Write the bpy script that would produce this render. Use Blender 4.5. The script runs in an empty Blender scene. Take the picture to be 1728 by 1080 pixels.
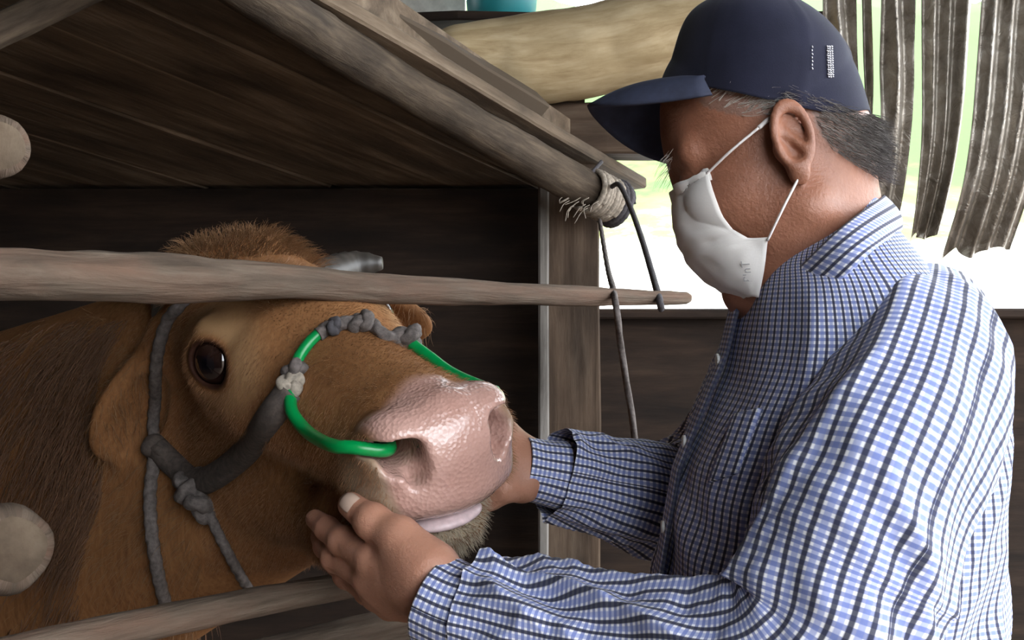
import bpy, bmesh, math, random
import numpy as np
from mathutils import Vector, Matrix
random.seed(7); RNG = np.random.default_rng(7)
S = bpy.context.scene; C = S.collection
# ---------------------------------------------------------------- camera, sky, sun, exposure
FPX = 1900.0; CZ = 1.35
cam = bpy.data.cameras.new('camera'); cam.sensor_width = 36; cam.lens = 36 * FPX / 1728
cam.clip_start = .02; cam.clip_end = 200
co = bpy.data.objects.new('camera', cam); C.objects.link(co)
co.location = (0, 0, CZ); co.rotation_euler = (math.pi / 2, 0, 0); S.camera = co
W = bpy.data.worlds.new('sky'); S.world = W; W.use_nodes = True
W.node_tree.nodes['Background'].inputs[0].default_value = (.90, .95, 1, 1)
W.node_tree.nodes['Background'].inputs[1].default_value = 4.6
sl = bpy.data.lights.new('sun', 'SUN'); sl.energy = 6.5; sl.angle = .01; sl.color = (1, .95, .86)
so = bpy.data.objects.new('sun', sl); C.objects.link(so); so.rotation_euler = (math.radians(25), math.radians(14), 0)
S.view_settings.view_transform = 'Standard'; S.view_settings.look = 'None'
S.view_settings.exposure = 0.95; S.view_settings.gamma = 1; S.view_settings.use_curve_mapping = False

def P(px, py, d): return np.array([(px - 864) / FPX * d, d, CZ - (py - 540) / FPX * d])
def proj(p): p = np.asarray(p, float); return np.stack([864 + FPX * p[..., 0] / p[..., 1], 540 - FPX * (p[..., 2] - CZ) / p[..., 1]], -1)
def nrm(v): v = np.asarray(v, float); return v / (np.linalg.norm(v, axis=-1, keepdims=True) + 1e-12)
# ---------------------------------------------------------------- materials
def newmat(name):
    m = bpy.data.materials.new(name); m.use_nodes = True
    nt = m.node_tree; b = nt.nodes['Principled BSDF']
    return m, nt, b
def nd(nt, t, **k):
    n = nt.nodes.new(t)
    for a, v in k.items():
        if a.startswith('i_'):
            key = a[2:]; key = int(key) if key.isdigit() else key.replace('_', ' ')
            n.inputs[key].default_value = v
        else: setattr(n, a, v)
    return n
def ramp(nt, src, stops):
    r = nd(nt, 'ShaderNodeValToRGB'); cr = r.color_ramp
    while len(cr.elements) < len(stops): cr.elements.new(.5)
    for e, (p, c) in zip(cr.elements, stops): e.position = p; e.color = (*c, 1) if len(c) == 3 else c
    nt.links.new(src, r.inputs[0]); return r.outputs[0]
def coords(nt, kind='Object', scale=(1, 1, 1)):
    t = nd(nt, 'ShaderNodeTexCoord'); mp = nd(nt, 'ShaderNodeMapping'); mp.inputs['Scale'].default_value = scale
    nt.links.new(t.outputs[kind], mp.inputs[0]); return mp.outputs[0]
def noise(nt, vec, scale, detail=6, rough=.6, dist=0):
    n = nd(nt, 'ShaderNodeTexNoise'); n.inputs['Scale'].default_value = scale; n.inputs['Detail'].default_value = detail
    n.inputs['Roughness'].default_value = rough; n.inputs['Distortion'].default_value = dist
    nt.links.new(vec, n.inputs['Vector']); return n.outputs[0]
def bump(nt, b, h, strength=.4, dist=.002):
    n = nd(nt, 'ShaderNodeBump'); n.inputs['Strength'].default_value = strength; n.inputs['Distance'].default_value = dist
    nt.links.new(h, n.inputs['Height']); nt.links.new(n.outputs[0], b.inputs['Normal'])
def mix(nt, fac, a, b, mode='MIX'):
    n = nd(nt, 'ShaderNodeMix', data_type='RGBA', blend_type=mode)
    for i, v in ((0, fac), (6, a), (7, b)):
        if isinstance(v, bpy.types.NodeSocket): nt.links.new(v, n.inputs[i])
        else: n.inputs[i].default_value = v if i == 0 else ((*v, 1) if len(v) == 3 else v)
    return n.outputs[2]
def math_(nt, op, a, b=0.):
    n = nd(nt, 'ShaderNodeMath', operation=op)
    for i, v in ((0, a), (1, b)):
        if isinstance(v, bpy.types.NodeSocket): nt.links.new(v, n.inputs[i])
        else: n.inputs[i].default_value = v
    return n.outputs[0]
def plain(name, col, rough=.6, metal=0, nscale=0, nvar=.25, bs=0, bdist=.001, **k):
    m, nt, b = newmat(name); b.inputs['Roughness'].default_value = rough; b.inputs['Metallic'].default_value = metal
    b.inputs['Base Color'].default_value = (*col, 1)
    if nscale:
        v = coords(nt); n = noise(nt, v, nscale)
        c = ramp(nt, n, [(.3, tuple(x * (1 - nvar) for x in col)), (.7, tuple(min(1, x * (1 + nvar)) for x in col))])
        nt.links.new(c, b.inputs['Base Color'])
        if bs: bump(nt, b, n, bs, bdist)
    for a, v in k.items(): b.inputs[a.replace('_', ' ')].default_value = v
    return m
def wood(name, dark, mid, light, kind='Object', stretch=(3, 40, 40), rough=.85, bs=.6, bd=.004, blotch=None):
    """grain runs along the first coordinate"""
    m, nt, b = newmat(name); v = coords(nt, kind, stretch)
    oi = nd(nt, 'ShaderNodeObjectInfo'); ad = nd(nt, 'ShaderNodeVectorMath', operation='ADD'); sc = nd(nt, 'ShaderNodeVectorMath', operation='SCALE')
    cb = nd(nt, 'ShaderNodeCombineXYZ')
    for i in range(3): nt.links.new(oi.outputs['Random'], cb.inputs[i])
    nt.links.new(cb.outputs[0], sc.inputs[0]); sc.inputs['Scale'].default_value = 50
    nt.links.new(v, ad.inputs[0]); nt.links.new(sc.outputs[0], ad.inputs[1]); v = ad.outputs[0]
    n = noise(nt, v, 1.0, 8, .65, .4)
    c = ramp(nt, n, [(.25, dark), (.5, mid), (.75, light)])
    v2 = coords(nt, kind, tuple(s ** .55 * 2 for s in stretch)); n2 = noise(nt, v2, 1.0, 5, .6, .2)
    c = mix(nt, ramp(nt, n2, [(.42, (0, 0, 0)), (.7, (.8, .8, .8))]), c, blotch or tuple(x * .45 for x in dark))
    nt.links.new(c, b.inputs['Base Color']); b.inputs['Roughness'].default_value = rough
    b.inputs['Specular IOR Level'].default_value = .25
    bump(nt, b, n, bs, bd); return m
M = {}
M['rail'] = wood('weathered rail wood', (.045, .030, .021), (.112, .082, .060), (.20, .155, .118), 'UV', (9, 90, 1), bs=1., bd=.005, blotch=(.16, .09, .06))
M['beam'] = wood('smoky pole wood', (.026, .017, .011), (.066, .047, .031), (.12, .089, .061), 'UV', (9, 90, 1), bs=.6, bd=.004)
M['pale_log'] = wood('pale peeled timber', (.20, .135, .062), (.37, .285, .165), (.48, .39, .25), 'UV', (7, 40, 1), bs=.25, bd=.003, blotch=(.24, .175, .09))
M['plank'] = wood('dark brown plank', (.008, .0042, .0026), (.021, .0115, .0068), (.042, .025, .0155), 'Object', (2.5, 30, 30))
M['ceil'] = wood('old dusty ceiling board', (.04, .027, .018), (.125, .090, .060), (.25, .19, .135), 'Object', (2.2, 24, 24), bs=.9, bd=.006)
M['post'] = wood('brown post wood', (.03, .018, .011), (.07, .046, .03), (.11, .08, .056), 'Object', (3, 40, 40))
M['grey_wood'] = wood('grey weathered batten', (.09, .08, .07), (.17, .155, .14), (.24, .225, .21), 'Object', (3, 40, 40))
M['log_end'] = wood('sawn log end', (.07, .045, .028), (.15, .11, .075), (.23, .18, .13), 'Object', (14, 14, 14), bs=.6)
M['rope_grey'] = plain('grey rope', (.11, .092, .085), .9, 0, 160, .5, .6, .002)
M['rope_dark'] = plain('dark twine', (.05, .045, .05), .85, 0, 200, .5, .4)
M['rope_pale'] = plain('pale straw rope', (.27, .23, .185), .9, 0, 150, .45, .5)
M['strap'] = plain('dirty brown strap', (.065, .050, .042), .9, 0, 140, .5, .7, .002)
M['green_hose'] = plain('glossy green hose', (.0, .24, .055), .28, 0, 60, .12)
M['soil'] = plain('packed dirt', (.07, .05, .035), .95, 0, 9, .5, .8, .02)
M['plaster'] = plain('chalky plaster', (.55, .52, .47), .9, 0, 25, .25, .3)
M['teal'] = plain('teal plastic', (.02, .22, .24), .4, 0, 10, .2)
# ---------------------------------------------------------------- mesh helpers
def obj(name, verts, faces, mat, parent=None, smooth=True, uv=None, attrs=None):
    me = bpy.data.meshes.new(name)
    verts = np.asarray(verts, np.float64)
    me.from_pydata(verts.tolist() if len(verts) < 200000 else verts.tolist(), [], faces.tolist() if hasattr(faces, 'tolist') else faces)
    if smooth: me.polygons.foreach_set('use_smooth', np.ones(len(me.polygons), bool))
    if uv is not None:
        l = me.uv_layers.new(name='UVMap'); vi = np.zeros(len(me.loops), np.int32); me.loops.foreach_get('vertex_index', vi)
        l.data.foreach_set('uv', np.asarray(uv, np.float32)[vi].ravel())
    for k, a in (attrs or {}).items():
        at = me.attributes.new(k, 'FLOAT', 'POINT'); at.data.foreach_set('value', np.asarray(a, np.float32))
    me.materials.append(mat); me.update()
    o = bpy.data.objects.new(name, me); C.objects.link(o)
    if parent: o.parent = parent
    return o
def tag(o, label, cat, group=None):
    o['label'] = label; o['category'] = cat
    if group: o['group'] = group
    return o
def struct(o): o['kind'] = 'structure'; return o
def empty(name, loc=(0, 0, 0)):
    o = bpy.data.objects.new(name, None); C.objects.link(o); o.location = loc; o.empty_display_size = .05
    return o
def recentre(o):
    """put the origin of a world-space mesh at its base centre"""
    me = o.data; co_ = np.zeros(len(me.vertices) * 3); me.vertices.foreach_get('co', co_); co_ = co_.reshape(-1, 3)
    c = np.array([(co_[:, 0].min() + co_[:, 0].max()) / 2, (co_[:, 1].min() + co_[:, 1].max()) / 2, co_[:, 2].min()])
    me.vertices.foreach_set('co', (co_ - c).ravel()); o.location = c; me.update(); return o
def spline(pts, n):
    """Catmull-Rom through rows of any width, n samples, roughly even in arc length of the first three columns"""
    p = np.asarray(pts, float); q = np.vstack([2 * p[0] - p[1], p, 2 * p[-1] - p[-2]])
    out = []
    for i in range(len(p) - 1):
        t = np.linspace(0, 1, 24, endpoint=False)[:, None]; a, b, c, d = q[i:i + 4]
        out.append(.5 * (2 * b + (c - a) * t + (2 * a - 5 * b + 4 * c - d) * t ** 2 + (3 * b - a - 3 * c + d) * t ** 3))
    o = np.vstack(out + [p[-1:]])
    L = np.r_[0, np.cumsum(np.linalg.norm(np.diff(o[:, :3], axis=0), axis=1))]
    s = np.linspace(0, L[-1], n); return np.stack([np.interp(s, L, o[:, k]) for k in range(o.shape[1])], 1), s
def frames(c, up=(0, 0, 1)):
    t = nrm(np.gradient(c, axis=0)); n = np.zeros_like(t); u = np.asarray(up, float)
    v = u - t[0] * (u @ t[0])
    if np.linalg.norm(v) < 1e-4: v = np.cross(t[0], (1, 0, 0))
    n[0] = nrm(v)
    for i in range(1, len(c)): v = n[i - 1] - t[i] * (n[i - 1] @ t[i]); n[i] = nrm(v)
    return t, n, np.cross(t, n)
def vnoise(x, y, seed=0):
    """smooth value noise in 2D, arrays in, about -1..1"""
    r = np.random.default_rng(seed).uniform(-1, 1, (64, 64)); xi = np.floor(x).astype(int); yi = np.floor(y).astype(int)
    fx = x - xi; fy = y - yi; fx = fx * fx * (3 - 2 * fx); fy = fy * fy * (3 - 2 * fy)
    g = lambda i, j: r[(xi + i) % 64, (yi + j) % 64]
    return (g(0, 0) * (1 - fx) + g(1, 0) * fx) * (1 - fy) + (g(0, 1) * (1 - fx) + g(1, 1) * fx) * fy
def gridfaces(nv, nu, wrap=True):
    i, j = np.meshgrid(np.arange(nv - 1), np.arange(nu if wrap else nu - 1), indexing='ij'); j2 = (j + 1) % nu
    return np.stack([i * nu + j, i * nu + j2, (i + 1) * nu + j2, (i + 1) * nu + j], -1).reshape(-1, 4)
def tube(pts, rad, nu=16, n=40, up=(0, 0, 1), disp=None, caps=True, flat=1.0):
    """tube along a spline; pts rows (x,y,z), rad one value or one per point; returns verts, faces, uv (v along, u around, metres)"""
    p = np.asarray(pts, float); r = np.full(len(p), rad, float) if np.isscalar(rad) else np.asarray(rad, float)
    q, s = spline(np.c_[p, r], n); c, r = q[:, :3], q[:, 3]; t, a, b = frames(c, up)
    th = np.linspace(0, 2 * np.pi, nu, endpoint=False); rr = np.repeat(r[:, None], nu, 1)
    if disp is not None: rr = rr + disp(s[:, None] + 0 * th, th[None] + 0 * s[:, None], rr)
    V = c[:, None] + rr[..., None] * (np.cos(th)[None, :, None] * a[:, None] + flat * np.sin(th)[None, :, None] * b[:, None])
    uv = np.stack([np.repeat(s[:, None], nu, 1), np.abs(((th / np.pi)[None] % 2) - 1) * np.pi * r.mean() + 0 * s[:, None]], -1).reshape(-1, 2)
    V = V.reshape(-1, 3); F = gridfaces(n, nu).tolist()
    if caps: F.append(list(range(nu))[::-1]); F.append([(n - 1) * nu + k for k in range(nu)])
    return V, F, uv
def rope_disp(r, pitch, amp=.25, lobes=3):
    return lambda s, th, rr: rr * amp * (np.abs(np.cos((th - s * 2 * np.pi / pitch / 1.) * lobes / 2)) - .6)
def merge(parts):
    V, F, U = [], [], []; k = 0
    for v, f, u in parts:
        V.append(v); U.append(u); F += [[i + k for i in q] for q in f]; k += len(v)
    return np.vstack(V), F, np.vstack(U)
def log(name, pts, rad, mat, label, cat, group=None, rough=.06, seed=0, nu=28, n=90, endmat=None):
    """a crooked natural log with knots and rounded ends"""
    def d(s, th, rr):
        cx, sx = np.cos(th), np.sin(th)
        w = vnoise(s * 9 + 3, cx * 1.3 + 5 + seed, seed) * .9 + vnoise(s * 9 + 31, sx * 1.3 + 9, seed + 1) * .9
        w += .5 * vnoise(s * 34, cx * 3 + 4, seed + 2) + .5 * vnoise(s * 34, sx * 3 + 40, seed + 3)
        w += .35 * vnoise(s * 12 + 7, th * 6, seed + 4) * (1 - (th > 6.0))
        e = np.minimum(s, s.max() - s) / (rr.mean() * .5); e = np.clip(e, 0, 1)
        return rr * (rough * w - .28 * (1 - np.sqrt(1 - (1 - e) ** 2)))
    V, F, uv = tube(pts, rad, nu, n, disp=d)
    o = obj(name, V, F, mat, uv=uv)
    if endmat:
        o.data.materials.append(endmat)
        for p in o.data.polygons[-2:]: p.material_index = 1
    recentre(o)
    if label: tag(o, label, cat, group)
    return o
BOX_F = [(0, 1, 3, 2), (4, 6, 7, 5), (0, 4, 5, 1), (2, 3, 7, 6), (0, 2, 6, 4), (1, 5, 7, 3)]
def plank(name, a, b, w, t, mat, parent=None, wdir=(0, 0, 1), seed=0, bev=.004):
    """a board from a to b, width w along wdir, thickness t; local X runs along the board; slightly uneven edges"""
    a, b = np.asarray(a, float), np.asarray(b, float); L = np.linalg.norm(b - a); x = nrm(b - a)
    y = np.asarray(wdir, float); y = nrm(y - x * (x @ y)); z = np.cross(x, y); r = np.random.default_rng(seed)
    n = 7; V = []; F = []
    oct_ = [(-1, -1, 1, 0), (1, -1, -1, 0), (1, -1, 0, 1), (1, 1, 0, -1), (1, 1, -1, 0), (-1, 1, 1, 0), (-1, 1, 0, -1), (-1, -1, 0, 1)]
    for i in range(n):
        s = -L / 2 + L * i / (n - 1); e0, e1 = r.normal(0, w * .018, 2); tz = r.normal(0, t * .05)
        for sy, sz, by, bz in oct_:
            V.append((s, sy * w / 2 + by * bev + (e0 if sy < 0 else e1), sz * t / 2 + bz * bev + tz))
    for i in range(n - 1):
        for j in range(8): F.append((i * 8 + j, i * 8 + (j + 1) % 8, (i + 1) * 8 + (j + 1) % 8, (i + 1) * 8 + j))
    F.append(tuple(range(8))[::-1]); F.append(tuple((n - 1) * 8 + j for j in range(8)))
    o = obj(name, V, F, mat, parent, smooth=False)
    o.matrix_world = Matrix(((x[0], y[0], z[0], (a[0] + b[0]) / 2), (x[1], y[1], z[1], (a[1] + b[1]) / 2), (x[2], y[2], z[2], (a[2] + b[2]) / 2), (0, 0, 0, 1)))
    return o
def box(name, lo, hi, mat, parent=None):
    lo, hi = np.array(lo, float), np.array(hi, float); c = np.array([(lo[0] + hi[0]) / 2, (lo[1] + hi[1]) / 2, lo[2]])
    V = [((lo, hi)[i >> 2 & 1][0] - c[0], (lo, hi)[i >> 1 & 1][1] - c[1], (lo, hi)[i & 1][2] - c[2]) for i in range(8)]
    o = obj(name, V, BOX_F, mat, parent, False); o.location = c; return o
# ---------------------------------------------------------------- implicit surfaces for bodies
class SDF:
    def __init__(s): s.p = []
    def cone(s, a, b, ra, rb, k=.02, op='u'):
        a = np.asarray(a, float); b = np.asarray(b, float); ba = b - a; q = max(ba @ ba, 1e-12)
        def f(p):
            pa = p - a; h = np.clip((pa @ ba) / q, 0, 1); return np.linalg.norm(pa - h[..., None] * ba, axis=-1) - (ra + (rb - ra) * h)
        s.p.append((f, k, op)); return s
    def chain(s, pts, rads, k=.01):
        for i in range(len(pts) - 1): s.cone(pts[i], pts[i + 1], rads[i], rads[i + 1], k)
        return s
    def ell(s, c, r, R=None, k=.02, op='u'):
        c = np.asarray(c, float); r = np.asarray(r, float); R = np.eye(3) if R is None else np.asarray(R)
        def f(p):
            q = (p - c) @ R; k0 = np.linalg.norm(q / r, axis=-1); k1 = np.linalg.norm(q / r ** 2, axis=-1)
            return np.where(k1 < 1e-9, -r.min(), k0 * (k0 - 1) / (k1 + 1e-9))
        s.p.append((f, k, op)); return s
    def torus(s, c, R, a, b, r, k=.005, op='u'):
        """elliptical ring in the local xy plane of R, half axes a, b, tube radius r"""
        c = np.asarray(c, float)
        def f(p):
            q = (p - c) @ R; e = np.sqrt((q[..., 0] / a) ** 2 + (q[..., 1] / b) ** 2) + 1e-9; m = min(a, b)
            return np.sqrt(((e - 1) * m) ** 2 + q[..., 2] ** 2) - r
        s.p.append((f, k, op)); return s
    def ev(s, p, idx=None):
        d = np.full(p.shape[:-1], 9.)
        for i in (range(len(s.p)) if idx is None else idx):
            f, k, op = s.p[i]; e = f(p)
            if op == 'u': h = np.clip(.5 + .5 * (e - d) / k, 0, 1); d = e * (1 - h) + d * h - k * h * (1 - h)
            else: h = np.clip(.5 - .5 * (d + e) / k, 0, 1); d = d * (1 - h) - e * h + k * h * (1 - h)
        return d
    def grad(s, p, e=1e-3):
        g = np.stack([s.ev(p + np.eye(3)[i] * e) - s.ev(p - np.eye(3)[i] * e) for i in range(3)], -1); return nrm(g)
    def hit(s, px, py, off=0.):
        """where the sight line through a picture point meets the surface, lifted off along the normal"""
        o = np.array([0, 0, CZ]); d = nrm(P(px, py, 1.) - o); t = .3
        for _ in range(160):
            e = s.ev((o + d * t)[None])[0]; t += e * .8
            if abs(e) < 2e-4 or t > 4: break
        p = o + d * t
        return p + off * s.grad(p[None])[0] if t < 4 else None
    def push(s, p, off=0.):
        p = np.atleast_2d(np.asarray(p, float)).copy()
        for _ in range(8): p = p - (s.ev(p) - off)[:, None] * s.grad(p)
        return p
    def mesh(s, xs, ys, zs, B=12):
        nx, ny, nz = len(xs), len(ys), len(zs); D = np.ones((nx, ny, nz), np.float32)
        G = [(i, j, k) for i in range(0, nx, B) for j in range(0, ny, B) for k in range(0, nz, B)]
        lo = np.array([(xs[i], ys[j], zs[k]) for i, j, k in G])
        hi = np.array([(xs[min(i + B, nx) - 1], ys[min(j + B, ny) - 1], zs[min(k + B, nz) - 1]) for i, j, k in G])
        cc = (lo + hi) / 2; rr = np.linalg.norm(hi - lo, axis=1) / 2
        E = np.stack([f(cc) for f, _, _ in s.p], 1); K = np.array([k for _, k, _ in s.p]); add = np.array([o == 'u' for _, _, o in s.p])
        m = E[:, add].min(1); full = s.ev(cc)
        for g in range(len(G)):
            if m[g] > rr[g] * 1.3 + .04: continue
            if full[g] < -rr[g] * 1.6 - .03:
                i, j, k = G[g]; D[i:i + B, j:j + B, k:k + B] = -1; continue
            idx = np.nonzero(np.where(add, E[g] < m[g] + 2.4 * rr[g] + 2 * K, E[g] < rr[g] * 1.4 + 2 * K))[0]
            i, j, k = G[g]; X, Y, Z = np.meshgrid(xs[i:i + B], ys[j:j + B], zs[k:k + B], indexing='ij')
            D[i:i + B, j:j + B, k:k + B] = s.ev(np.stack([X, Y, Z], -1), idx)
        return nets(D, xs, ys, zs)
def nets(D, xs, ys, zs):
    I = D < 0; c = [I[a:a - 1 or None, b:b - 1 or None, d:d - 1 or None] for a in (0, 1) for b in (0, 1) for d in (0, 1)]
    anyc = c[0].copy(); allc = c[0].copy()
    for q in c[1:]: anyc |= q; allc &= q
    act = anyc & ~allc; ii, jj, kk = np.nonzero(act); n = len(ii)
    vid = np.full(act.shape, -1, np.int32); vid[ii, jj, kk] = np.arange(n)
    acc = np.zeros((n, 3)); cnt = np.zeros(n); ax = (xs, ys, zs)
    cor = [(a, b, d) for a in (0, 1) for b in (0, 1) for d in (0, 1)]
    for u in cor:
        for ax_i in range(3):
            if u[ax_i]: continue
            w = list(u); w[ax_i] = 1
            d0 = D[ii + u[0], jj + u[1], kk + u[2]]; d1 = D[ii + w[0], jj + w[1], kk + w[2]]
            sgn = (d0 < 0) != (d1 < 0); t = np.where(sgn, d0 / np.where(sgn, d0 - d1, 1), 0)
            pos = np.stack([xs[ii + u[0]], ys[jj + u[1]], zs[kk + u[2]]], 1); p1 = np.stack([xs[ii + w[0]], ys[jj + w[1]], zs[kk + w[2]]], 1)
            acc += np.where(sgn[:, None], pos + (p1 - pos) * t[:, None], 0); cnt += sgn
    V = acc / np.maximum(cnt, 1)[:, None]; F = []
    for a in range(3):
        b, d = (a + 1) % 3, (a + 2) % 3
        s0 = [slice(None)] * 3; s1 = [slice(None)] * 3; s0[a] = slice(None, -1); s1[a] = slice(1, None)
        A0, A1 = I[tuple(s0)], I[tuple(s1)]; e = np.nonzero(A0 != A1); e = [x for x in e]
        ok = (e[b] > 0) & (e[d] > 0) & (e[b] < D.shape[b] - 1) & (e[d] < D.shape[d] - 1); e = [x[ok] for x in e]; ins = A0[tuple(e)]
        def cell(db, dd):
            q = [x.copy() for x in e]; q[b] -= db; q[d] -= dd; return vid[tuple(q)]
        q = np.stack([cell(1, 1), cell(0, 1), cell(0, 0), cell(1, 0)], 1); q[~ins] = q[~ins][:, ::-1]; F.append(q[(q >= 0).all(1)])
    return V, np.vstack(F)
def axis(segs):
    """rectilinear sample positions from (start, stop, step) runs"""
    return np.unique(np.concatenate([np.arange(a, b, h) for a, b, h in segs]).round(6))
# ---------------------------------------------------------------- the setting
BW = 2.5                                                          # back wall
fl = struct(box('floor', (-30, -40, -.1), (30, BW + .1, 0), M['soil']))
ms, nt, b_ = newmat('sunlit bank of pale earth and grass')
v_ = coords(nt, 'Object'); n_ = noise(nt, v_, .9, 8, .7); n2_ = noise(nt, v_, 14, 4, .7)
sx = nd(nt, 'ShaderNodeSeparateXYZ'); nt.links.new(v_, sx.inputs[0])
f_ = math_(nt, 'ADD', math_(nt, 'MULTIPLY', sx.outputs[1], .085), math_(nt, 'MULTIPLY', n_, .75))
g_ = ramp(nt, f_, [(.58, (.60, .60, .58)), (.72, (.13, .15, .04)), (.86, (.035, .080, .012))])
nt.links.new(mix(nt, .45, g_, ramp(nt, n2_, [(.3, (.6, .6, .6)), (.7, (1, 1, 1))]), 'MULTIPLY'), b_.inputs['Base Color']); b_.inputs['Roughness'].default_value = 1
gy = np.r_[BW + .12, 3.4, 4.2, 5, 6, 7.5, 9, 12, 16, 24, 40]; gz = np.r_[1.1, 1.15, 1.3, 1.5, 1.75, 2.2, 2.75, 3.9, 5.6, 8, 10]
gx = np.linspace(-25, 30, 56); X_, Y_ = np.meshgrid(gx, gy); Z_ = np.repeat(gz[:, None], len(gx), 1) + .12 * vnoise(X_ * .6, Y_ * .6, 3) * (Y_ - BW) / 3
gr = struct(obj('ground', np.stack([X_, Y_ - BW, Z_], -1).reshape(-1, 3), gridfaces(len(gy), len(gx), False), ms)); gr.location = (0, BW, 0)

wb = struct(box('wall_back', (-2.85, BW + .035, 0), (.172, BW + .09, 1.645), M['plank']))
struct(box('leak_block_back', (-2.85, BW + .16, 1.3), (.172, BW + .2, 2.0), M['plank']))  # added box behind the board ends, stops light leaking at the ceiling line
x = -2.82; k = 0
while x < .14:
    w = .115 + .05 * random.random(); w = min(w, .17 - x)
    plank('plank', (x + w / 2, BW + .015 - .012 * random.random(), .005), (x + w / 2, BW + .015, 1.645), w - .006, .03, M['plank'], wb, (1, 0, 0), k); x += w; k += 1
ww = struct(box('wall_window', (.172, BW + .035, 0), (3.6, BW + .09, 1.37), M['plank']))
zz = [0, .22, .45, .66, .87, 1.05, 1.36]
for r in range(6):
    cuts = [.174, .27 + .05 * (r % 2), .95 + .3 * (r % 3), 2.2, 3.6]
    for c in range(4):
        a0 = cuts[c] + .003
        if r == 4 and c == 1: a0 += .075                             # a piece is missing here
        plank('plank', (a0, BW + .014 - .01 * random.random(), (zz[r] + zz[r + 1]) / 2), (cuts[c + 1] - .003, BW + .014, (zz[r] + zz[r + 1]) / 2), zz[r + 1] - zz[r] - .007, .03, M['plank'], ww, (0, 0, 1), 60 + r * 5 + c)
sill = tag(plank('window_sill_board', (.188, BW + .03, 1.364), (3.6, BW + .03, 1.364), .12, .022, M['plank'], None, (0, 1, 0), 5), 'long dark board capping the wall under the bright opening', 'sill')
struct(box('sky_block_front', (-2.95, -1.0, 0), (.22, -.92, 2.7), M['plank']))  # unseen, added to block the sky behind the camera on the left
struct(box('sky_block_left', (-1.15, -.92, 0), (-1.09, .55, 2.7), M['plank']))  # unseen partition, added to keep light from the left off the pen
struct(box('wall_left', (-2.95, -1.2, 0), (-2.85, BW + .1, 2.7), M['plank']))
# low ceiling of the pen: old boards running from the near left to the window post, sloping down to the back
def zc(y): return 1.985 - .13 * y
pd = nrm([.45, .80, 0]); pv = np.array([pd[1], -pd[0], 0])
ce = struct(obj('ceiling', [(-2.85, .15, zc(.15) + .04), (-2.85, BW + .1, zc(BW + .1) + .04), (.23, BW + .1, zc(BW + .1) + .04), (-.98, .15, zc(.15) + .04),
     (-2.85, .15, zc(.15) + .10), (-2.85, BW + .1, zc(BW + .1) + .10), (.23, BW + .1, zc(BW + .1) + .10), (-.98, .15, zc(.15) + .10)],
     [(0, 3, 2, 1), (4, 5, 6, 7), (0, 1, 5, 4), (1, 2, 6, 5), (2, 3, 7, 6), (3, 0, 4, 7)], M['ceil'], smooth=False))  # slab over the boards, added so no light leaks between them
o0 = np.array([.16, 2.3, 0]); off = 0; k = 0
while off < 2.9:
    w = .17 + .10 * random.random(); c = o0 - pv * (off + w / 2)
    ta = (.2 - c[1]) / pd[1]; tb = (BW + .13 - c[1]) / pd[1]; A_ = c + pd * ta; B_ = c + pd * tb
    if A_[0] < -2.8: A_ = A_ + pd * ((-2.8 - A_[0]) / pd[0])
    if B_[0] > -2.7:
        dz = .004 * random.random(); A_[2] = zc(A_[1]) + .012 + dz; B_[2] = zc(B_[1]) + .012 + dz
        plank('plank', A_, B_, w - .003, .026, M['ceil'], ce, (pv[0], pv[1], -.13 * pv[1]), 100 + k)
    off += w; k += 1
rf = struct(box('ceiling_eaves', (-2.95, -1.0, 2.62), (1.75, 3.15, 2.68), M['plank']))  # unseen roof, stretched forward and back to shut out sky and sun
lo_ = struct(box('wall_loft', (-1.6, 3.0, 1.6), (-.125, 3.06, 2.6), M['plaster']))
# ---------------------------------------------------------------- timbers, rails, ropes
post = tag(plank('wooden_post', (.122, 2.42, 0), (.122, 2.42, 1.70), .125, .10, M['post'], None, (1, 0, 0), 8), 'brown squared post at the left edge of the bright opening', 'post')
bat = tag(plank('batten', (.066, 2.357, 0), (.066, 2.357, 1.665), .022, .02, M['grey_wood'], None, (1, 0, 0), 9), 'narrow grey batten nailed up beside the brown post', 'batten')
lint = tag(plank('lintel_beam', (.0, 2.44, 1.752), (.60, 2.44, 1.765), .11, .11, M['post'], None, (0, 0, 1), 10), 'dark brown lintel beam over the opening behind the cap brim', 'beam')
log('timber_log', [P(735, 88, 2.25), P(820, 98, 2.3), P(920, 98, 2.33), P(1150, 55, 2.38), P(1330, 30, 2.4)], [.05, .078, .093, .095, .09], M['pale_log'],
    'thick pale peeled log over the opening, left of the cap', 'log', rough=.03, seed=3)
log('ceiling_pole', [P(250, -130, 1.18), P(640, 122, 1.75), P(950, 298, 2.22), P(1040, 345, 2.32)], [.032, .034, .039, .037], M['beam'],
    'smoky round pole running under the ceiling to the rope lashing', 'pole', rough=.05, seed=5, endmat=M['log_end'])
tag(plank('roof_batten', P(480, -45, 1.62), P(893, 196, 2.2), .085, .05, M['beam'], None, (.6, -.35, .75), 11), 'rough squared timber with a broken end above the round pole', 'beam')
log('corner_pole', [P(-160, 125, 1.3), P(40, 32, 1.36), P(260, -70, 1.42)], [.02, .02, .02], M['beam'], 'dark pole crossing the top left corner under the ceiling', 'pole', seed=8)
log('pen_rail', [P(-150, 458, .90), P(0, 463, .95), P(250, 470, 1.036), P(500, 476, 1.142), P(640, 487, 1.207), P(1000, 500, 1.435), P(1162, 503, 1.575)],
    [.0225, .0232, .0225, .0176, .0167, .0120, .0088], M['rail'], 'long weathered pole rail crossing above the eye of the cow', 'rail', 'rails of the pen', .07, 11, n=140)
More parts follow.
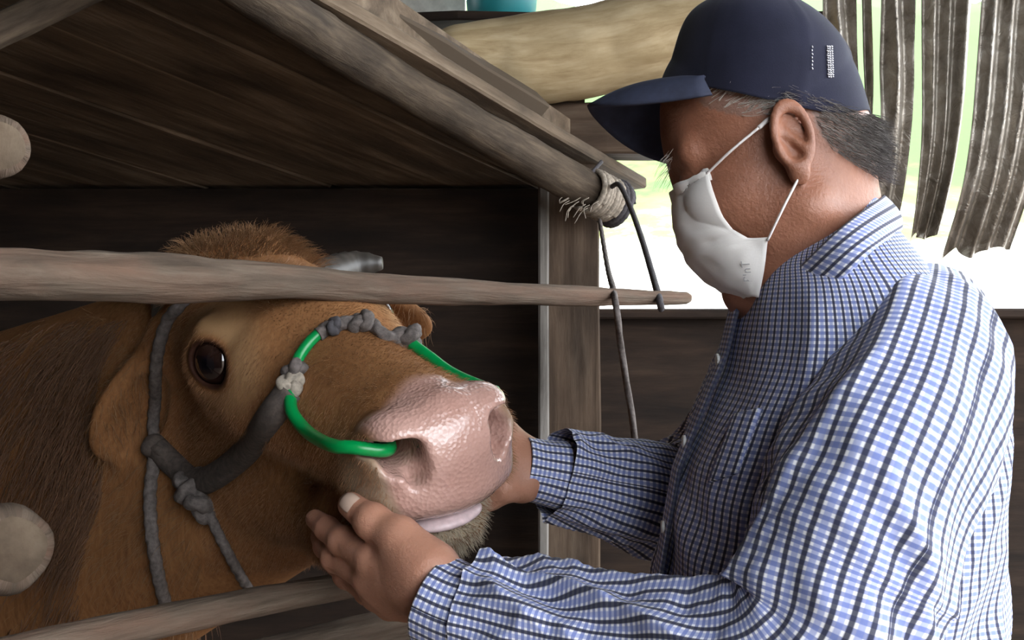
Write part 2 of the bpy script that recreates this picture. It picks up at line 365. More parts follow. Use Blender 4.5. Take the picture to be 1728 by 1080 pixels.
log('pen_rail', [P(-120, 1135, .90), P(60, 1098, .95), P(250, 1052, 1.02), P(450, 1012, 1.10), P(600, 985, 1.17), P(690, 970, 1.22)],
    [.017, .0165, .0155, .0145, .0140, .013], M['rail'], 'grey pole rail sloping up below the jaw of the cow', 'rail', 'rails of the pen', .07, 13)
log('pen_rail', [P(240, 1170, 1.05), P(520, 1102, 1.12), P(722, 1052, 1.20)], [.026, .025, .023], M['rail'], 'stubby lowest rail ending under the near hand', 'rail', 'rails of the pen', .06, 15, endmat=M['log_end'])
log('log_stub', [P(-190, 933, 1.27), P(-90, 930, 1.14), P(22, 927, 1.0)], [.042, .042, .041], M['rail'], 'round sawn log end sticking in low at the left edge', 'log', 'log ends at the left edge', .05, 17, endmat=M['log_end'])
log('log_stub', [P(-300, 252, 1.62), P(-110, 250, 1.34), P(0, 247, 1.18)], [.036, .036, .035], M['rail'], 'round sawn log end sticking in high at the left edge', 'log', 'log ends at the left edge', .05, 19, endmat=M['log_end'])
# rope lashing at the pole's end
lash = empty('rope_lashing', P(1000, 345, 2.3)); tag(lash, 'straw and dark rope wound round the end of the round pole', 'rope')
pe, pt = P(1040, 345, 2.32), nrm(P(1040, 345, 2.32) - P(950, 298, 2.22))
def ring_pts(c, t, r, n=14, slant=.006, ph=0):
    a = nrm(np.cross(t, (0, 0, 1))); b = np.cross(t, a); th = np.linspace(0, 2 * np.pi, n) + ph
    return [c + r * (np.cos(q) * a + np.sin(q) * b) + t * slant * (q - np.pi) / np.pi for q in th]
def rope(name, pts, r, mat, parent, n=80, nu=12, pitch=None):
    V, F, uv = tube(pts, r, nu, n, disp=rope_disp(r, pitch or r * 6)); o = obj(name, V, F, mat, parent, uv=uv)
    if parent is not None: o.matrix_parent_inverse = Matrix.Translation(-Vector(parent.location))
    return o
for i in range(9): rope('straw_wrap', ring_pts(pe - pt * (.022 + i * .0095), pt, .041 + .002 * (i % 2), ph=i), .0058, M['rope_pale'], lash, 50)
for i in range(3): rope('dark_coil', ring_pts(pe - pt * (.002 + i * .009), pt, .043 + .003 * (i == 1), ph=i * 2), .0062, M['rope_dark'], lash, 50)
rope('loose_end', [P(985, 308, 2.24), P(1000, 290, 2.26), P(1015, 273, 2.3)], .004, M['rope_dark'], lash, 20)
for i in range(14):
    a = RNG.uniform(-1, 1, 3) * .03; s_ = pe - pt * (.09 + .02 * random.random()) + np.array([a[0], -.03, -.03 + a[2] * .4])
    rope('straw_fibre', [s_, s_ + np.array([-.012, -.004, -.008]), s_ + np.array([-.02 + a[1] * .4, -.006, -.022 + a[2] * .3])], .0009, M['rope_pale'], lash, 8, 5)
def thing_rope(pts, r, mat, label, n=160):
    o = rope('hanging_rope', pts, r, mat, None, n); recentre(o); return tag(o, label, 'rope', 'ropes hanging from the pole')
thing_rope([P(1012, 372, 2.27), P(1025, 450, 1.85), P(1037, 500, 1.438), P(1050, 600, 1.435), P(1066, 700, 1.435), P(1078, 800, 1.435), P(1083, 900, 1.435)], .0042, M['rope_grey'], 'thin rope hanging down past the rail to the far sleeve')
thing_rope([P(1030, 316, 2.25), P(1045, 312, 2.2), P(1062, 345, 2.1), P(1082, 400, 1.88), P(1100, 460, 1.68), P(1112, 503, 1.512), P(1116, 522, 1.51)], .0048, M['rope_dark'], 'dark rope looping from the pole end to the tip of the rail')
# corrugated sheets hung behind the man
mc, nt, b_ = newmat('dull crumpled galvanised sheet'); v_ = coords(nt, 'Object'); n_ = noise(nt, v_, 22, 6, .65, .6)
nt.links.new(ramp(nt, n_, [(.3, (.16, .135, .105)), (.62, (.36, .33, .29)), (.8, (.55, .53, .5))]), b_.inputs['Base Color']); b_.inputs['Metallic'].default_value = .75
nt.links.new(ramp(nt, noise(nt, v_, 9), [(.3, (.28,) * 3), (.7, (.55,) * 3)]), b_.inputs['Roughness']); bump(nt, b_, n_, .7, .012); M['sheet'] = mc
def sheet(pl, pr, pbl, pbr, bot, d, seed, label):
    nu, nv = 44, 60; V = np.zeros((nv, nu, 3)); rag = vnoise(np.linspace(0, 5, nu), np.zeros(nu), seed) * 16
    for i in range(nv):
        t = i / (nv - 1); L_, R_ = pl + (pbl - pl) * t, pr + (pbr - pr) * t
        for j in range(nu):
            u = j / (nu - 1); py = -150 + (bot + rag[j] + 150) * t; p = P(L_ + (R_ - L_) * u, py, d)
            p[1] += .010 * math.sin(u * (pr - pl) / 30 * 2 * math.pi) + .11 * max(0, t - .55) ** 2 * 4 + .02 * vnoise(np.array(u * 2.), np.array(t * 4.), seed + 1) * t
            V[i, j] = p
    V = V.reshape(-1, 3); F = gridfaces(nv, nu, False); n = len(V); V2 = V + np.array([0, .0015, 0])
    o = obj('corrugated_sheet', np.vstack([V, V2]), F.tolist() + (F[:, ::-1] + n).tolist(), M['sheet']); recentre(o)
    return tag(o, label, 'metal sheet', 'corrugated sheets behind the man')
sheet(1385, 1436, 1395, 1458, 330, 2.36, 1, 'corrugated metal sheet hanging right behind the cap')
sheet(1447, 1466, 1470, 1476, 350, 2.38, 2, 'narrow metal strip hanging behind the nape of the neck')
sheet(1488, 1540, 1486, 1545, 365, 2.34, 3, 'corrugated metal sheet hanging over the shirt collar')
sheet(1556, 1652, 1556, 1610, 395, 2.36, 4, 'wide corrugated metal sheet hanging over the shoulder')
sheet(1668, 1800, 1622, 1745, 425, 2.31, 5, 'corrugated metal sheet slanting down at the right edge')
# teal tub on a loft shelf behind the pale log
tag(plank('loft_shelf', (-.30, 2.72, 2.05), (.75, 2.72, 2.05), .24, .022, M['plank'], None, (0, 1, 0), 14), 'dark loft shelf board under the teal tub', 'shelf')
tub = empty('plastic_tub', (-.025, 2.72, 2.061)); tag(tub, 'teal plastic tub on the loft shelf above the pale log', 'tub')
def lathe(name, prof, mat, parent, n=32):
    th = np.linspace(0, 2 * np.pi, n, endpoint=False); V = [(r * math.cos(t), r * math.sin(t), z) for r, z in prof for t in th]
    return obj(name, V, gridfaces(len(prof), n), mat, parent)
lathe('body', [(.001, 0), (.075, 0), (.08, .004), (.098, .20), (.094, .20), (.076, .01), (.001, .01)], M['teal'], tub)
lathe('rim', [(.096, .194), (.105, .197), (.106, .206), (.098, .21), (.094, .205)], M['teal'], tub)
# ---------------------------------------------------------------- the cow
HR = np.array([[0.5699, 0.8167, -0.0908], [-0.7994, 0.5254, -0.2914], [-0.1903, 0.2386, 0.9523]]); HO = np.array([-.3195, 1.3663, 1.3214]); HS = .975
def H(*p): return HO + HS * (HR @ np.asarray(p, float))
def toH(p): return ((np.asarray(p) - HO) @ HR) / HS
def rot(ax, deg):
    return np.array(Matrix.Rotation(math.radians(deg), 3, ax))
cow = SDF()
def hc(a, b, ra, rb, k=.03, op='u'): cow.cone(H(*a), H(*b), ra * HS, rb * HS, k, op)
def he(c, r, k=.03, op='u', Rl=None): cow.ell(H(*c), np.asarray(r) * HS, HR if Rl is None else HR @ Rl, k, op)
# trunk, neck and legs
NB = np.array([-.86, 1.80, 1.02])
cow.ell((-1.55, 2.0, .93), (.80, .31, .36), rot('Z', 0), .1)
cow.ell((-.98, 1.86, .95), (.34, .29, .38), rot('Z', -15), .12)
cow.cone(NB + [0, 0, .05], H(-.03, 0, -.02), .24, .115, .08)
cow.cone(NB + [.02, -.03, -.16], H(.13, 0, -.155), .20, .075, .08)
cow.cone((-1.0, 1.84, 1.22), (-1.9, 1.98, 1.22), .10, .12, .1)
for (x, y, fwd) in ((-.98, 1.66, 1), (-.92, 2.08, 1), (-2.02, 1.86, 0), (-2.0, 2.2, 0)):
    if fwd: pts = [(x - .03, y, .85), (x, y, .42), (x + .01, y, .22), (x + .02, y, .06)]; rr = [.13, .06, .042, .05]
    else: pts = [(x - .02, y, .92), (x + .10, y, .60), (x - .09, y, .44), (x - .03, y, .08)]; rr = [.19, .115, .052, .05]
    cow.chain(pts, rr, .05)
cow.chain([(-2.33, 2.05, 1.1), (-2.42, 2.05, .85), (-2.40, 2.06, .5)], [.035, .022, .03], .04)
# head
he((.08, 0, .015), (.125, .098, .088)); hc((.03, 0, .05), (.19, 0, .036), .060, .062)
for s in (-1, 1):
    hc((.05, s * .045, .045), (.20, s * .042, .035), .055, .055)
    hc((.17, s * .05, .0), (.40, s * .028, -.012), .060, .046, .04)
    he((.105, s * .050, -.080), (.110, .048, .105), .035, 'u', rot('Z', -s * 6))
    hc((.09, s * .048, -.150), (.32, s * .036, -.122), .040, .038, .035); hc((.32, s * .036, -.122), (.42, s * .020, -.092), .038, .027, .035)
    hc((.20, s * .078, -.005), (.31, s * .058, -.012), .018, .012, .03)           # cheek ridge
hc((.19, 0, .034), (.42, 0, .010), .058, .046, .035)
he((.430, 0, -.008), (.062, .074, .056), .03)
he((.468, 0, .004), (.036, .062, .050), .02)
he((.450, 0, -.034), (.053, .068, .029), .015)
for s in (-1, 1):
    he((.458, s * .050, .014), (.036, .028, .034), .014, 'u', rot('Z', s * -18))
    he((.432, s * .050, -.030), (.046, .028, .030), .018)
he((.415, 0, -.083), (.062, .050, .028), .014)                                    # lower lip and chin
he((.35, 0, -.075), (.08, .05, .040), .03)
he((.475, 0, -.0600), (.075, .085, .0040), .006, 's', rot('Y', 6))                # mouth line
cow.cone(H(.450, -.082, .024), H(.462, -.050, .014), .0072, .0085, .005, 's')
for s in (-1, 1):                                                                   # nostrils: comma shaped
    he((.487, s * .053, .014), (.028, .021, .0140), .008, 's', rot('X', s * -28) @ rot('Z', s * 28))
    he((.474, s * .072, .022), (.022, .016, .0080), .008, 's', rot('X', s * 8) @ rot('Z', s * 48))
    he((.488, s * .042, .000), (.022, .0090, .0150), .008, 's', rot('X', s * 14))
    cow.cone(H(.475, s * .050, .014), H(.38, s * .032, .014), .0165, .011, .006, 's')
# eyes: orbit, lids, opening
EYE = {}
for s in (-1, 1):
    ec = np.array([.160, s * .0845, .040]); ax = nrm([.56, s * .81, .14]); tl = nrm(np.array([.90, -s * .36, -.22]))
    tl = nrm(tl - ax * (tl @ ax)); Rl = np.stack([tl, np.cross(ax, tl), ax], 1); EYE[s] = (ec, Rl)
    he(ec - ax * .012, (.052, .050, .040), .022, 'u', Rl)
    he(ec + ax * .004, (.037, .033, .0300), .010, 'u', Rl)
    cow.cone(H(*(ec + Rl @ (-.022, .030, .012))), H(*(ec + Rl @ (.026, .028, .010))), .010, .009, .014)   # brow
    he(ec + ax * .032, (.0285, .0215, .034), .004, 's', Rl)
    he(ec + ax * .007, (.0290, .0290, .0290), .002, 's', Rl)
# ears
for s in (-1, 1):
    a = np.array([.005, s * .092, .035]); dr = nrm(HR.T @ (P(165, 800, 1.36) - H(*a))) if s < 0 else nrm(HR.T @ (P(655, 537, 1.40) - H(*a))); up = nrm(np.cross(dr, [1, 0, 0])) * s
    up = nrm(np.array([.35, 0, .9]) - dr * (dr @ np.array([.35, 0, .9]))); Re = np.stack([dr, up, np.cross(dr, up)], 1); fr = Re[:, 2] * (1 if Re[0, 2] > 0 else -1)
    cow.cone(H(*a), H(*(a + dr * .05)), .030, .024, .02)
    se = 1 if s < 0 else .82; he(a + dr * .105 * se, (.085 * se, .046 * se, .017), .02, 'u', Re)
    he(a + dr * .110 * se + fr * .020, (.068 * se, .033 * se, .017), .012, 's', Re)
hc((-.01, -.03, .085), (-.01, .03, .085), .045, .045, .04)                        # poll
V, F = cow.mesh(axis([(-2.6, -.58, .016), (-.58, .02, .0028)]), axis([(.86, 1.52, .0028), (1.52, 2.5, .016)]), axis([(.0, 1.04, .016), (1.04, 1.50, .0028)]))
L_ = toH(V)
def sst(x, a, b): t = np.clip((x - a) / (b - a), 0, 1); return t * t * (3 - 2 * t)
nz_ = .012 * vnoise(L_[:, 1] * 60 + 9, L_[:, 2] * 60, 4)
pad = sst(L_[:, 0] + nz_ + .35 * np.clip(-L_[:, 2] - .035, 0, 1) * -1 + .10 * np.clip(.06 - np.abs(L_[:, 1]), 0, .06), .430, .452) * (1 - sst(-L_[:, 2], .050, .060)) * (1 - .85 * sst(np.abs(L_[:, 1]) + .25 * np.clip(-L_[:, 2], 0, 1), .064, .074))
pale = sst(L_[:, 0] + nz_, .365, .43) * sst(-L_[:, 2], .005, .055); pale = np.maximum(pale, sst(L_[:, 0], .39, .43) * sst(np.abs(L_[:, 1]), .05, .068) * sst(-L_[:, 2], -.03, .0) * .9)
er = np.zeros(len(V)); eb = np.zeros(len(V))
for s in (-1, 1):
    ec, Rl = EYE[s]; q = (L_ - ec) @ Rl; e = np.sqrt((q[:, 0] / .031) ** 2 + (q[:, 1] / .0240) ** 2); f0 = (q[:, 2] > -.03) & (q[:, 2] < .06)
    er = np.maximum(er, (1 - sst(e, 1.0, 1.22)) * f0); eb = np.maximum(eb, sst(e, 1.1, 1.5) * (1 - sst(e, 1.6, 3.2)) * f0)
inn = np.zeros(len(V))
for s in (-1, 1):
    q = L_ - np.array([.485, s * .048, .016]); inn = np.maximum(inn, (1 - sst(np.linalg.norm(q / np.array([1.6, 1.1, .8]), axis=1), .014, .026)) * (1 - sst(L_[:, 0], .476, .488)))  # darkens the nostril hollows: shade put into the hide colour
mf, nt, b_ = newmat('cow hide: tan coat, pink nose'); at = lambda n: nd(nt, 'ShaderNodeAttribute', attribute_name=n).outputs['Fac']
vo = coords(nt, 'Object', (1, 1, 1)); vs = coords(nt, 'Object', (60, 60, 12)); n1 = noise(nt, vo, 9, 5, .6); n2 = noise(nt, vs, 3.2, 5, .7, .5); n3 = noise(nt, vo, 260, 3, .6)
coat = ramp(nt, n1, [(.25, (.14, .054, .018)), (.5, (.26, .108, .040)), (.75, (.38, .18, .072))])
coat = mix(nt, .55, coat, ramp(nt, n2, [(.3, (.10, .040, .015)), (.7, (.34, .18, .08))]))
coat = mix(nt, at('eyeband'), coat, (.36, .22, .11)); coat = mix(nt, at('pale'), coat, mix(nt, n3, (.26, .19, .12), (.46, .39, .29)))
nose = mix(nt, ramp(nt, n1, [(.35, (0,) * 3), (.7, (1,) * 3)]), (.52, .315, .265), (.41, .225, .18))
spot = ramp(nt, noise(nt, vo, 75, 2, .5), [(.70, (0,) * 3), (.76, (1,) * 3)]); nose = mix(nt, math_(nt, 'MULTIPLY', spot, .6), nose, (.22, .10, .075))
col = mix(nt, at('pad'), coat, nose); col = mix(nt, at('eyerim'), col, (.040, .016, .010)); col = mix(nt, at('inner'), col, (.045, .014, .012))
nt.links.new(col, b_.inputs['Base Color'])
rg = nd(nt, 'ShaderNodeMapRange', i_1=0., i_2=1., i_3=.62, i_4=.22); nt.links.new(at('pad'), rg.inputs[0]); nt.links.new(rg.outputs[0], b_.inputs['Roughness'])
cw = math_(nt, 'MULTIPLY', at('pad'), .7); nt.links.new(cw, b_.inputs['Coat Weight']); b_.inputs['Coat Roughness'].default_value = .12
vor = nd(nt, 'ShaderNodeTexVoronoi'); vor.inputs['Scale'].default_value = 270; nt.links.new(vo, vor.inputs['Vector'])
hh = mix(nt, at('pad'), mix(nt, .5, n2, n3), math_(nt, 'MULTIPLY', vor.outputs['Distance'], 1.25)); bump(nt, b_, hh, .42, .0018)
sp_ = nd(nt, 'ShaderNodeMapRange', i_1=0., i_2=1., i_3=.12, i_4=.5); nt.links.new(at('pad'), sp_.inputs[0]); nt.links.new(sp_.outputs[0], b_.inputs['Specular IOR Level'])
cw_o = obj('cow', V, F, mf, attrs={'pad': pad, 'pale': pale, 'eyerim': er, 'eyeband': eb * .8, 'inner': inn})
tag(cw_o, 'tan cow in a rope halter with its wet pink muzzle held in two hands', 'cow')
M['coat'] = mf
# eyes, horns, hooves
me_, nt, b_ = newmat('dark wet eye'); vv = coords(nt, 'Object'); ln = nd(nt, 'ShaderNodeVectorMath', operation='LENGTH')
mp = nd(nt, 'ShaderNodeVectorMath', operation='MULTIPLY'); mp.inputs[1].default_value = (1, 1.25, 0); nt.links.new(vv, mp.inputs[0]); nt.links.new(mp.outputs[0], ln.inputs[0])
nt.links.new(ramp(nt, ln.outputs['Value'], [(.010, (.002, .002, .004)), (.013, (.018, .008, .006)), (.0255, (.02, .010, .008)), (.0275, (.030, .014, .011))]), b_.inputs['Base Color'])
b_.inputs['Roughness'].default_value = .04; b_.inputs['Coat Weight'].default_value = 1; b_.inputs['Coat Roughness'].default_value = .02
for s in (-1, 1):
    ec, Rl = EYE[s]; th = np.linspace(0, np.pi, 25); ph = np.linspace(0, 2 * np.pi, 40, endpoint=False)
    Vs = np.array([(math.sin(t) * math.cos(p), math.sin(t) * math.sin(p), math.cos(t)) for t in th for p in ph]) * .0287 * HS
    o = obj('eyeball', Vs, gridfaces(25, 40), me_, cw_o); Rw = HR @ Rl; c = H(*(ec + Rl[:, 2] * .007))
    o.matrix_world = Matrix([[*Rw[i], c[i]] for i in range(3)] + [[0, 0, 0, 1]]); o['label'] = 'dark glossy eye'
M['horn'] = plain('grey horn', (.045, .038, .032), .45, 0, 30, .4, .3)
for s in (-1, 1):
    pts = [H(.0, .085, .06), P(585, 452, 1.46), P(620, 446, 1.47), P(645, 444, 1.47)] if s > 0 else [H(.0, -.085, .06), P(280, 490, 1.36), P(235, 478, 1.37), P(205, 474, 1.37)]
    Vh, Fh, uh = tube(pts, np.array([.024, .021, .016, .008]), 18, 26, disp=lambda q, th, rr: rr * .04 * np.sin(q * 400)); obj('horn', Vh, Fh, M['horn'], cw_o, uv=uh)
M['hoof'] = plain('dark hoof', (.03, .025, .02), .5)
for (x, y) in ((-.96, 1.66), (-.90, 2.08), (-2.05, 1.86), (-2.03, 2.2)):
    Vh, Fh, uh = tube([(x, y, .0), (x - .01, y, .04), (x - .015, y, .075)], np.array([.066, .060, .052]), 18, 8); obj('hoof', Vh, Fh, M['hoof'], cw_o, uv=uh)
Vs = np.array([(math.sin(t) * math.cos(p), math.sin(t) * math.sin(p), math.cos(t)) for t in np.linspace(0, np.pi, 13) for p in np.linspace(0, 2 * np.pi, 24, endpoint=False)]) * np.array([.024, .036, .0085])
Vs = np.array([H(*(np.array([.468, -.006, -.064]) + v)) for v in Vs]); o = obj('tongue', Vs, gridfaces(13, 24), plain('wet pale tongue', (.62, .47, .48), .3, 0, 120, .15, .3), cw_o); o['label'] = 'pale wet tongue tip between the lips'
# chin whiskers, poll tuft, neck coat: fine hairs
mfh, nt, b_ = newmat('short tan hair'); vo = coords(nt, 'Object'); n1 = noise(nt, vo, 9, 5, .6); n2 = noise(nt, vo, 300, 2, .6)
nt.links.new(mix(nt, .5, ramp(nt, n1, [(.25, (.16, .060, .020)), (.5, (.30, .125, .045)), (.75, (.44, .21, .084))]), ramp(nt, n2, [(.35, (.10, .042, .016)), (.65, (.42, .24, .12))])), b_.inputs['Base Color']); b_.inputs['Roughness'].default_value = .45; M['face_hair'] = mfh
M['pale_hair'] = plain('pale whiskers', (.46, .39, .29), .6); M['tan_hair'] = plain('tan hair', (.24, .125, .055), .6); M['brown_hair'] = plain('brown neck hair', (.13, .058, .024), .6)
def hairs(name, roots, dirs, L, w, mat, parent, bend=.3, seed=0, seg=4, grav=(0, 0, -1)):
    """thin three-sided tapering hairs, all in one mesh"""
    r = np.random.default_rng(seed); n = len(roots); roots = np.asarray(roots); d = nrm(dirs + r.normal(0, .12, (n, 3))); Ls = L * r.uniform(.55, 1.2, n)
    side = nrm(np.cross(d, r.normal(0, 1, (n, 3)))); b2 = np.cross(d, side); V = np.zeros((n, seg + 1, 3, 3)); g = np.asarray(grav, float)
    for k in range(seg + 1):
        t = k / seg; c = roots + d * (Ls * t)[:, None] + g * (Ls * bend * t * t)[:, None] + side * (Ls * .12 * math.sin(t * 3))[:, None]
        for q in range(3):
            a = q * 2.0944; V[:, k, q] = c + (side * math.cos(a) + b2 * math.sin(a)) * w * (1 - .85 * t)
    base = (np.arange(n) * (seg + 1) * 3)[:, None, None]; F = []
    k, q = np.meshgrid(np.arange(seg), np.arange(3), indexing='ij'); k = k.ravel(); q = q.ravel(); q2 = (q + 1) % 3
    Q = np.stack([k * 3 + q, k * 3 + q2, (k + 1) * 3 + q2, (k + 1) * 3 + q], -1)[None] + base
    o = obj(name, V.reshape(-1, 3), Q.reshape(-1, 4), mat, parent); o['kind'] = 'stuff'; return o
def pick(mask, n, seed):
    idx = np.nonzero(mask)[0]; return np.random.default_rng(seed).choice(idx, min(n, len(idx)), replace=False)
GR = lambda i: cow.grad(V[i])
i = pick((L_[:, 0] > .36) & (L_[:, 2] < -.062) & (pad < .3), 2600, 1); hairs('chin_hair', V[i], GR(i) + HR @ np.array([.5, 0, -.3]), .012, .00035, M['pale_hair'], cw_o, .2, 1)
i = pick((L_[:, 0] > -.10) & (pad < .25) & (er < .3) & (inn < .3) & (np.abs(L_[:, 1]) < .125) & (V[:, 2] > 1.06), 52000, 9); q = L_[i]; ff_ = np.stack([np.where(q[:, 0] > .2, .55, -.25) + .0 * q[:, 0], .6 * np.sign(q[:, 1]) * np.clip(np.abs(q[:, 1]) / .06, 0, 1), np.where(np.abs(q[:, 1]) > .05, -.8, -.1)], -1) @ HR.T
o = hairs('face_coat', V[i] - GR(i) * .0008, GR(i) * .32 + ff_ * .8, .0075, .00030, M['face_hair'], cw_o, .1, 10, 2)
i = pick((L_[:, 0] < .05) & (L_[:, 0] > -.06) & (L_[:, 2] > .08) & (np.abs(L_[:, 1]) < .10), 2200, 2); hairs('poll_tuft', V[i], GR(i) + HR @ np.array([.6, 0, .1]), .035, .0005, M['tan_hair'], cw_o, .4, 2)
i = pick((V[:, 0] < -.42) & (V[:, 0] > -1.0) & (V[:, 2] > .7) & (V[:, 2] < 1.35) & (L_[:, 0] < -.08), 9000, 3); hairs('neck_coat', V[i], GR(i) * .5 + np.array([-.2, 0, -1.0]), .045, .0008, M['brown_hair'], cw_o, .2, 3)
i = pick((np.abs(L_[:, 1]) > .13) & (L_[:, 0] < .1) & (L_[:, 0] > -.2), 2500, 4); hairs('ear_hair', V[i], GR(i) * .5 + HR @ np.array([-.3, 0, -.4]), .018, .0004, M['tan_hair'], cw_o, .3, 4)
# ---------------------------------------------------------------- the halter
hal = empty('rope_halter', H(.25, -.1, -.05)); tag(hal, 'grey rope halter with knots and a green hose nose ring on the cow', 'halter')
def hp(o): o.parent = hal; o.matrix_parent_inverse = Matrix.Translation(-Vector(hal.location)); return o
def on(pts, off): return [q for q in (cow.hit(a, b, off) for a, b in pts) if q is not None]
def strand(name, pts, r, mat, twist=True, n=70, flat=1., nu=14):
    t_, a_, b_2 = frames(np.asarray(pts)); up = cow.grad(np.asarray(pts)[:1])[0]
    V_, F_, u_ = tube(pts, r, nu, n, up, rope_disp(r, r * 7, .22) if twist else None, True, flat); return hp(obj(name, V_, F_, mat, uv=u_))
def knot(c, size, r, mat, seed=0):
    c = np.asarray(c); g = np.random.default_rng(seed); Rk = np.linalg.qr(g.normal(0, 1, (3, 3)))[0]; t = np.linspace(0, 2 * np.pi, 40)
    p = np.stack([np.sin(t) + 2 * np.sin(2 * t), np.cos(t) - 2 * np.cos(2 * t), -np.sin(3 * t)], -1) / 3 * size
    V_, F_, u_ = tube(c + p @ Rk.T, r, 12, 130, disp=rope_disp(r, r * 6, .25), caps=False); return hp(obj('knot', V_, F_, mat, uv=u_))
strand('cheek_strap', on([(268, 752), (300, 785), (335, 812), (372, 800), (420, 755), (462, 705), (497, 660)], .005), .0125, M['strap'], False, flat=1.25)
strand('throat_rope', on([(345, 838), (362, 870), (385, 920), (408, 965), (425, 995)], .006), .0058, M['rope_grey'])
knot(cow.hit(270, 756, .006), .012, .0085, M['strap'], 11); k1 = cow.hit(338, 818, .010); knot(k1, .019, .0090, M['rope_grey'], 1); k2 = cow.hit(352, 850, .010); knot(k2, .015, .0085, M['rope_grey'], 2)
k3 = cow.hit(500, 655, .007); knot(k3, .009, .0062, M['rope_pale'], 3); k4 = cow.hit(505, 630, .007); knot(k4, .0085, .006, M['rope_grey'], 4)
strand('neck_rope', on([(268, 770), (262, 830), (265, 900), (275, 970), (288, 1030)], .008), .0075, M['rope_grey'])
strand('head_rope', on([(268, 752), (262, 715), (262, 670), (264, 630), (272, 590), (290, 545), (310, 520), (335, 495)], .006), .007, M['rope_grey'])
strand('green_hose', on([(503, 628), (512, 605), (528, 583), (546, 566)], .006), .0058, M['green_hose'], False)
strand('nose_rope', on([(540, 572), (556, 562), (575, 556), (600, 552), (622, 556), (632, 562)], .006), .007, M['rope_grey'])
strand('green_hose', [cow.hit(497, 664, .006), cow.hit(507, 698, .010), cow.hit(538, 730, .012), H(.428, -.092, .022), H(.450, -.082, .0235), H(.460, -.060, .0165), H(.450, -.046, .012), H(.42, -.036, .012)], .0062, M['green_hose'], False)
strand('green_hose', [H(.318, .056, .056), H(.345, .062, .045), H(.385, .066, .034), H(.44, .078, .026)], .0062, M['green_hose'], False)
strand('nose_rope', [cow.hit(630, 561, .006), H(.315, .03, .070), H(.315, .045, .062), H(.314, .056, .055)], .0065, M['rope_grey']); knot(H(.314, .055, .058), .013, .0075, M['rope_grey'], 8)
knot(cow.hit(608, 556, .008), .010, .0062, M['rope_grey'], 6); knot(cow.hit(566, 563, .008), .006, .005, M['rope_dark'], 7)
# ---------------------------------------------------------------- the man
th_, ps_ = math.radians(27), math.radians(14)
MX = nrm(np.array([-math.cos(th_) * math.cos(ps_), math.sin(ps_), -math.sin(th_)])); MY = nrm(np.cross((0, 0, 1), MX)); MZ = np.cross(MX, MY)
MR = np.stack([MX, MY, MZ], 1); MO = P(1338, 238, .905) + np.array([0.012, .076, -.002])
def Q(*p): return MO + MR @ np.asarray(p, float)
def sq(p): p = np.array(p, float); p[0] *= .93 if p[0] > 0 else 1; return p
def toQ(p): return (np.asarray(p) - MO) @ MR
def QL(px, py, y):
    """head-frame point seen at a picture point, on the plane at side offset y"""
    o = np.array([0, 0, CZ]); d = P(px, py, 1.) - o; t = (y - (o - MO) @ MY) / (d @ MY); return toQ(o + d * t)
man = SDF()
def qc(a, b, ra, rb, k=.015, op='u'): man.cone(Q(*sq(a)), Q(*sq(b)), ra, rb, k, op)
def qe(c, r, k=.015, op='u', Rl=None): man.ell(Q(*sq(c)), r, MR if Rl is None else MR @ Rl, k, op)
# torso, hips, legs under the clothes
man.chain([(.30, 1.0, 1.34), (.29, 1.0, 1.15), (.28, 1.0, .98)], [.085, .10, .105], .06)
man.cone((.30, .87, 1.30), (.30, 1.13, 1.30), .05, .05, .06); man.cone((.27, .93, .95), (.27, 1.07, .95), .10, .10, .06)
for y in (.91, 1.09): man.chain([(.28, y, .90), (.24, y, .50), (.29, y, .09)], [.085, .062, .045], .03)
# head
qe((.002, 0, .050), (.085, .074, .082)); qe((.064, 0, .040), (.027, .054, .030), .02); qe((.045, 0, -.022), (.056, .060, .080), .025)
for s in (-1, 1):
    qe((.062, s * .044, -.012), (.030, .022, .022), .02); qc((.005, s * .054, -.055), (.078, s * .020, -.090), .020, .018, .025)
    qe((.030, s * .052, -.03), (.035, .016, .04), .02)
    qe((.098, s * .034, .016), (.020, .018, .013), .012, 's'); qe((.079, s * .033, .013), (.017, .018, .014), .006)
    qc((.080, s * .018, .034), (.074, s * .050, .034), .010, .009, .012)
    qe((.096, s * .033, .0075), (.012, .016, .0012), .003, 's')
qe((.090, 0, -.090), (.018, .024, .018), .02); qc((.090, 0, .026), (.100, 0, -.016), .0095, .0115, .012)
for s in (-1, 1): qe((.100, s * .013, -.020), (.012, .009, .009), .008)
qe((.090, 0, -.052), (.014, .025, .008), .008); qe((.089, 0, -.064), (.013, .022, .008), .008); qe((.106, 0, -.0585), (.02, .03, .0012), .003, 's')
# neck
man.cone(Q(-.022, 0, -.01), (.268, .985, 1.40), .052, .052, .03); man.cone(Q(.0, 0, -.055), (.258, .985, 1.39), .036, .044, .03); man.cone((.268, .985, 1.40), (.29, 1.0, 1.30), .050, .06, .04)
# ears
for s in (-1, 1):
    Re = rot('Z', s * 16) @ rot('Y', -14) @ rot('X', 90)                   # ring plane = ear plane
    c = np.array([-.008, s * .078, -.002]); ze = Re[:, 2] * (1 if Re[1, 2] * s > 0 else -1)
    qe(c - ze * .004, (.014, .026, .006), .008, 'u', Re)
    man.torus(Q(*(c + ze * .003 + np.array([-.002, 0, .004]))), MR @ Re, .0140, .0245, .0036, .0035)
    qe(c + ze * .010 + np.array([.001, 0, -.002]), (.0082, .0155, .011), .005, 's', Re)
    qc(c + np.array([.006, 0, .016]), c + np.array([-.006, s * .002, -.010]), .0035, .003, .005)
    qe(c + np.array([.012, s * .002, -.004]), (.005, .004, .007), .005); qe(c + np.array([.007, s * .001, -.027]), (.008, .0055, .009), .007)
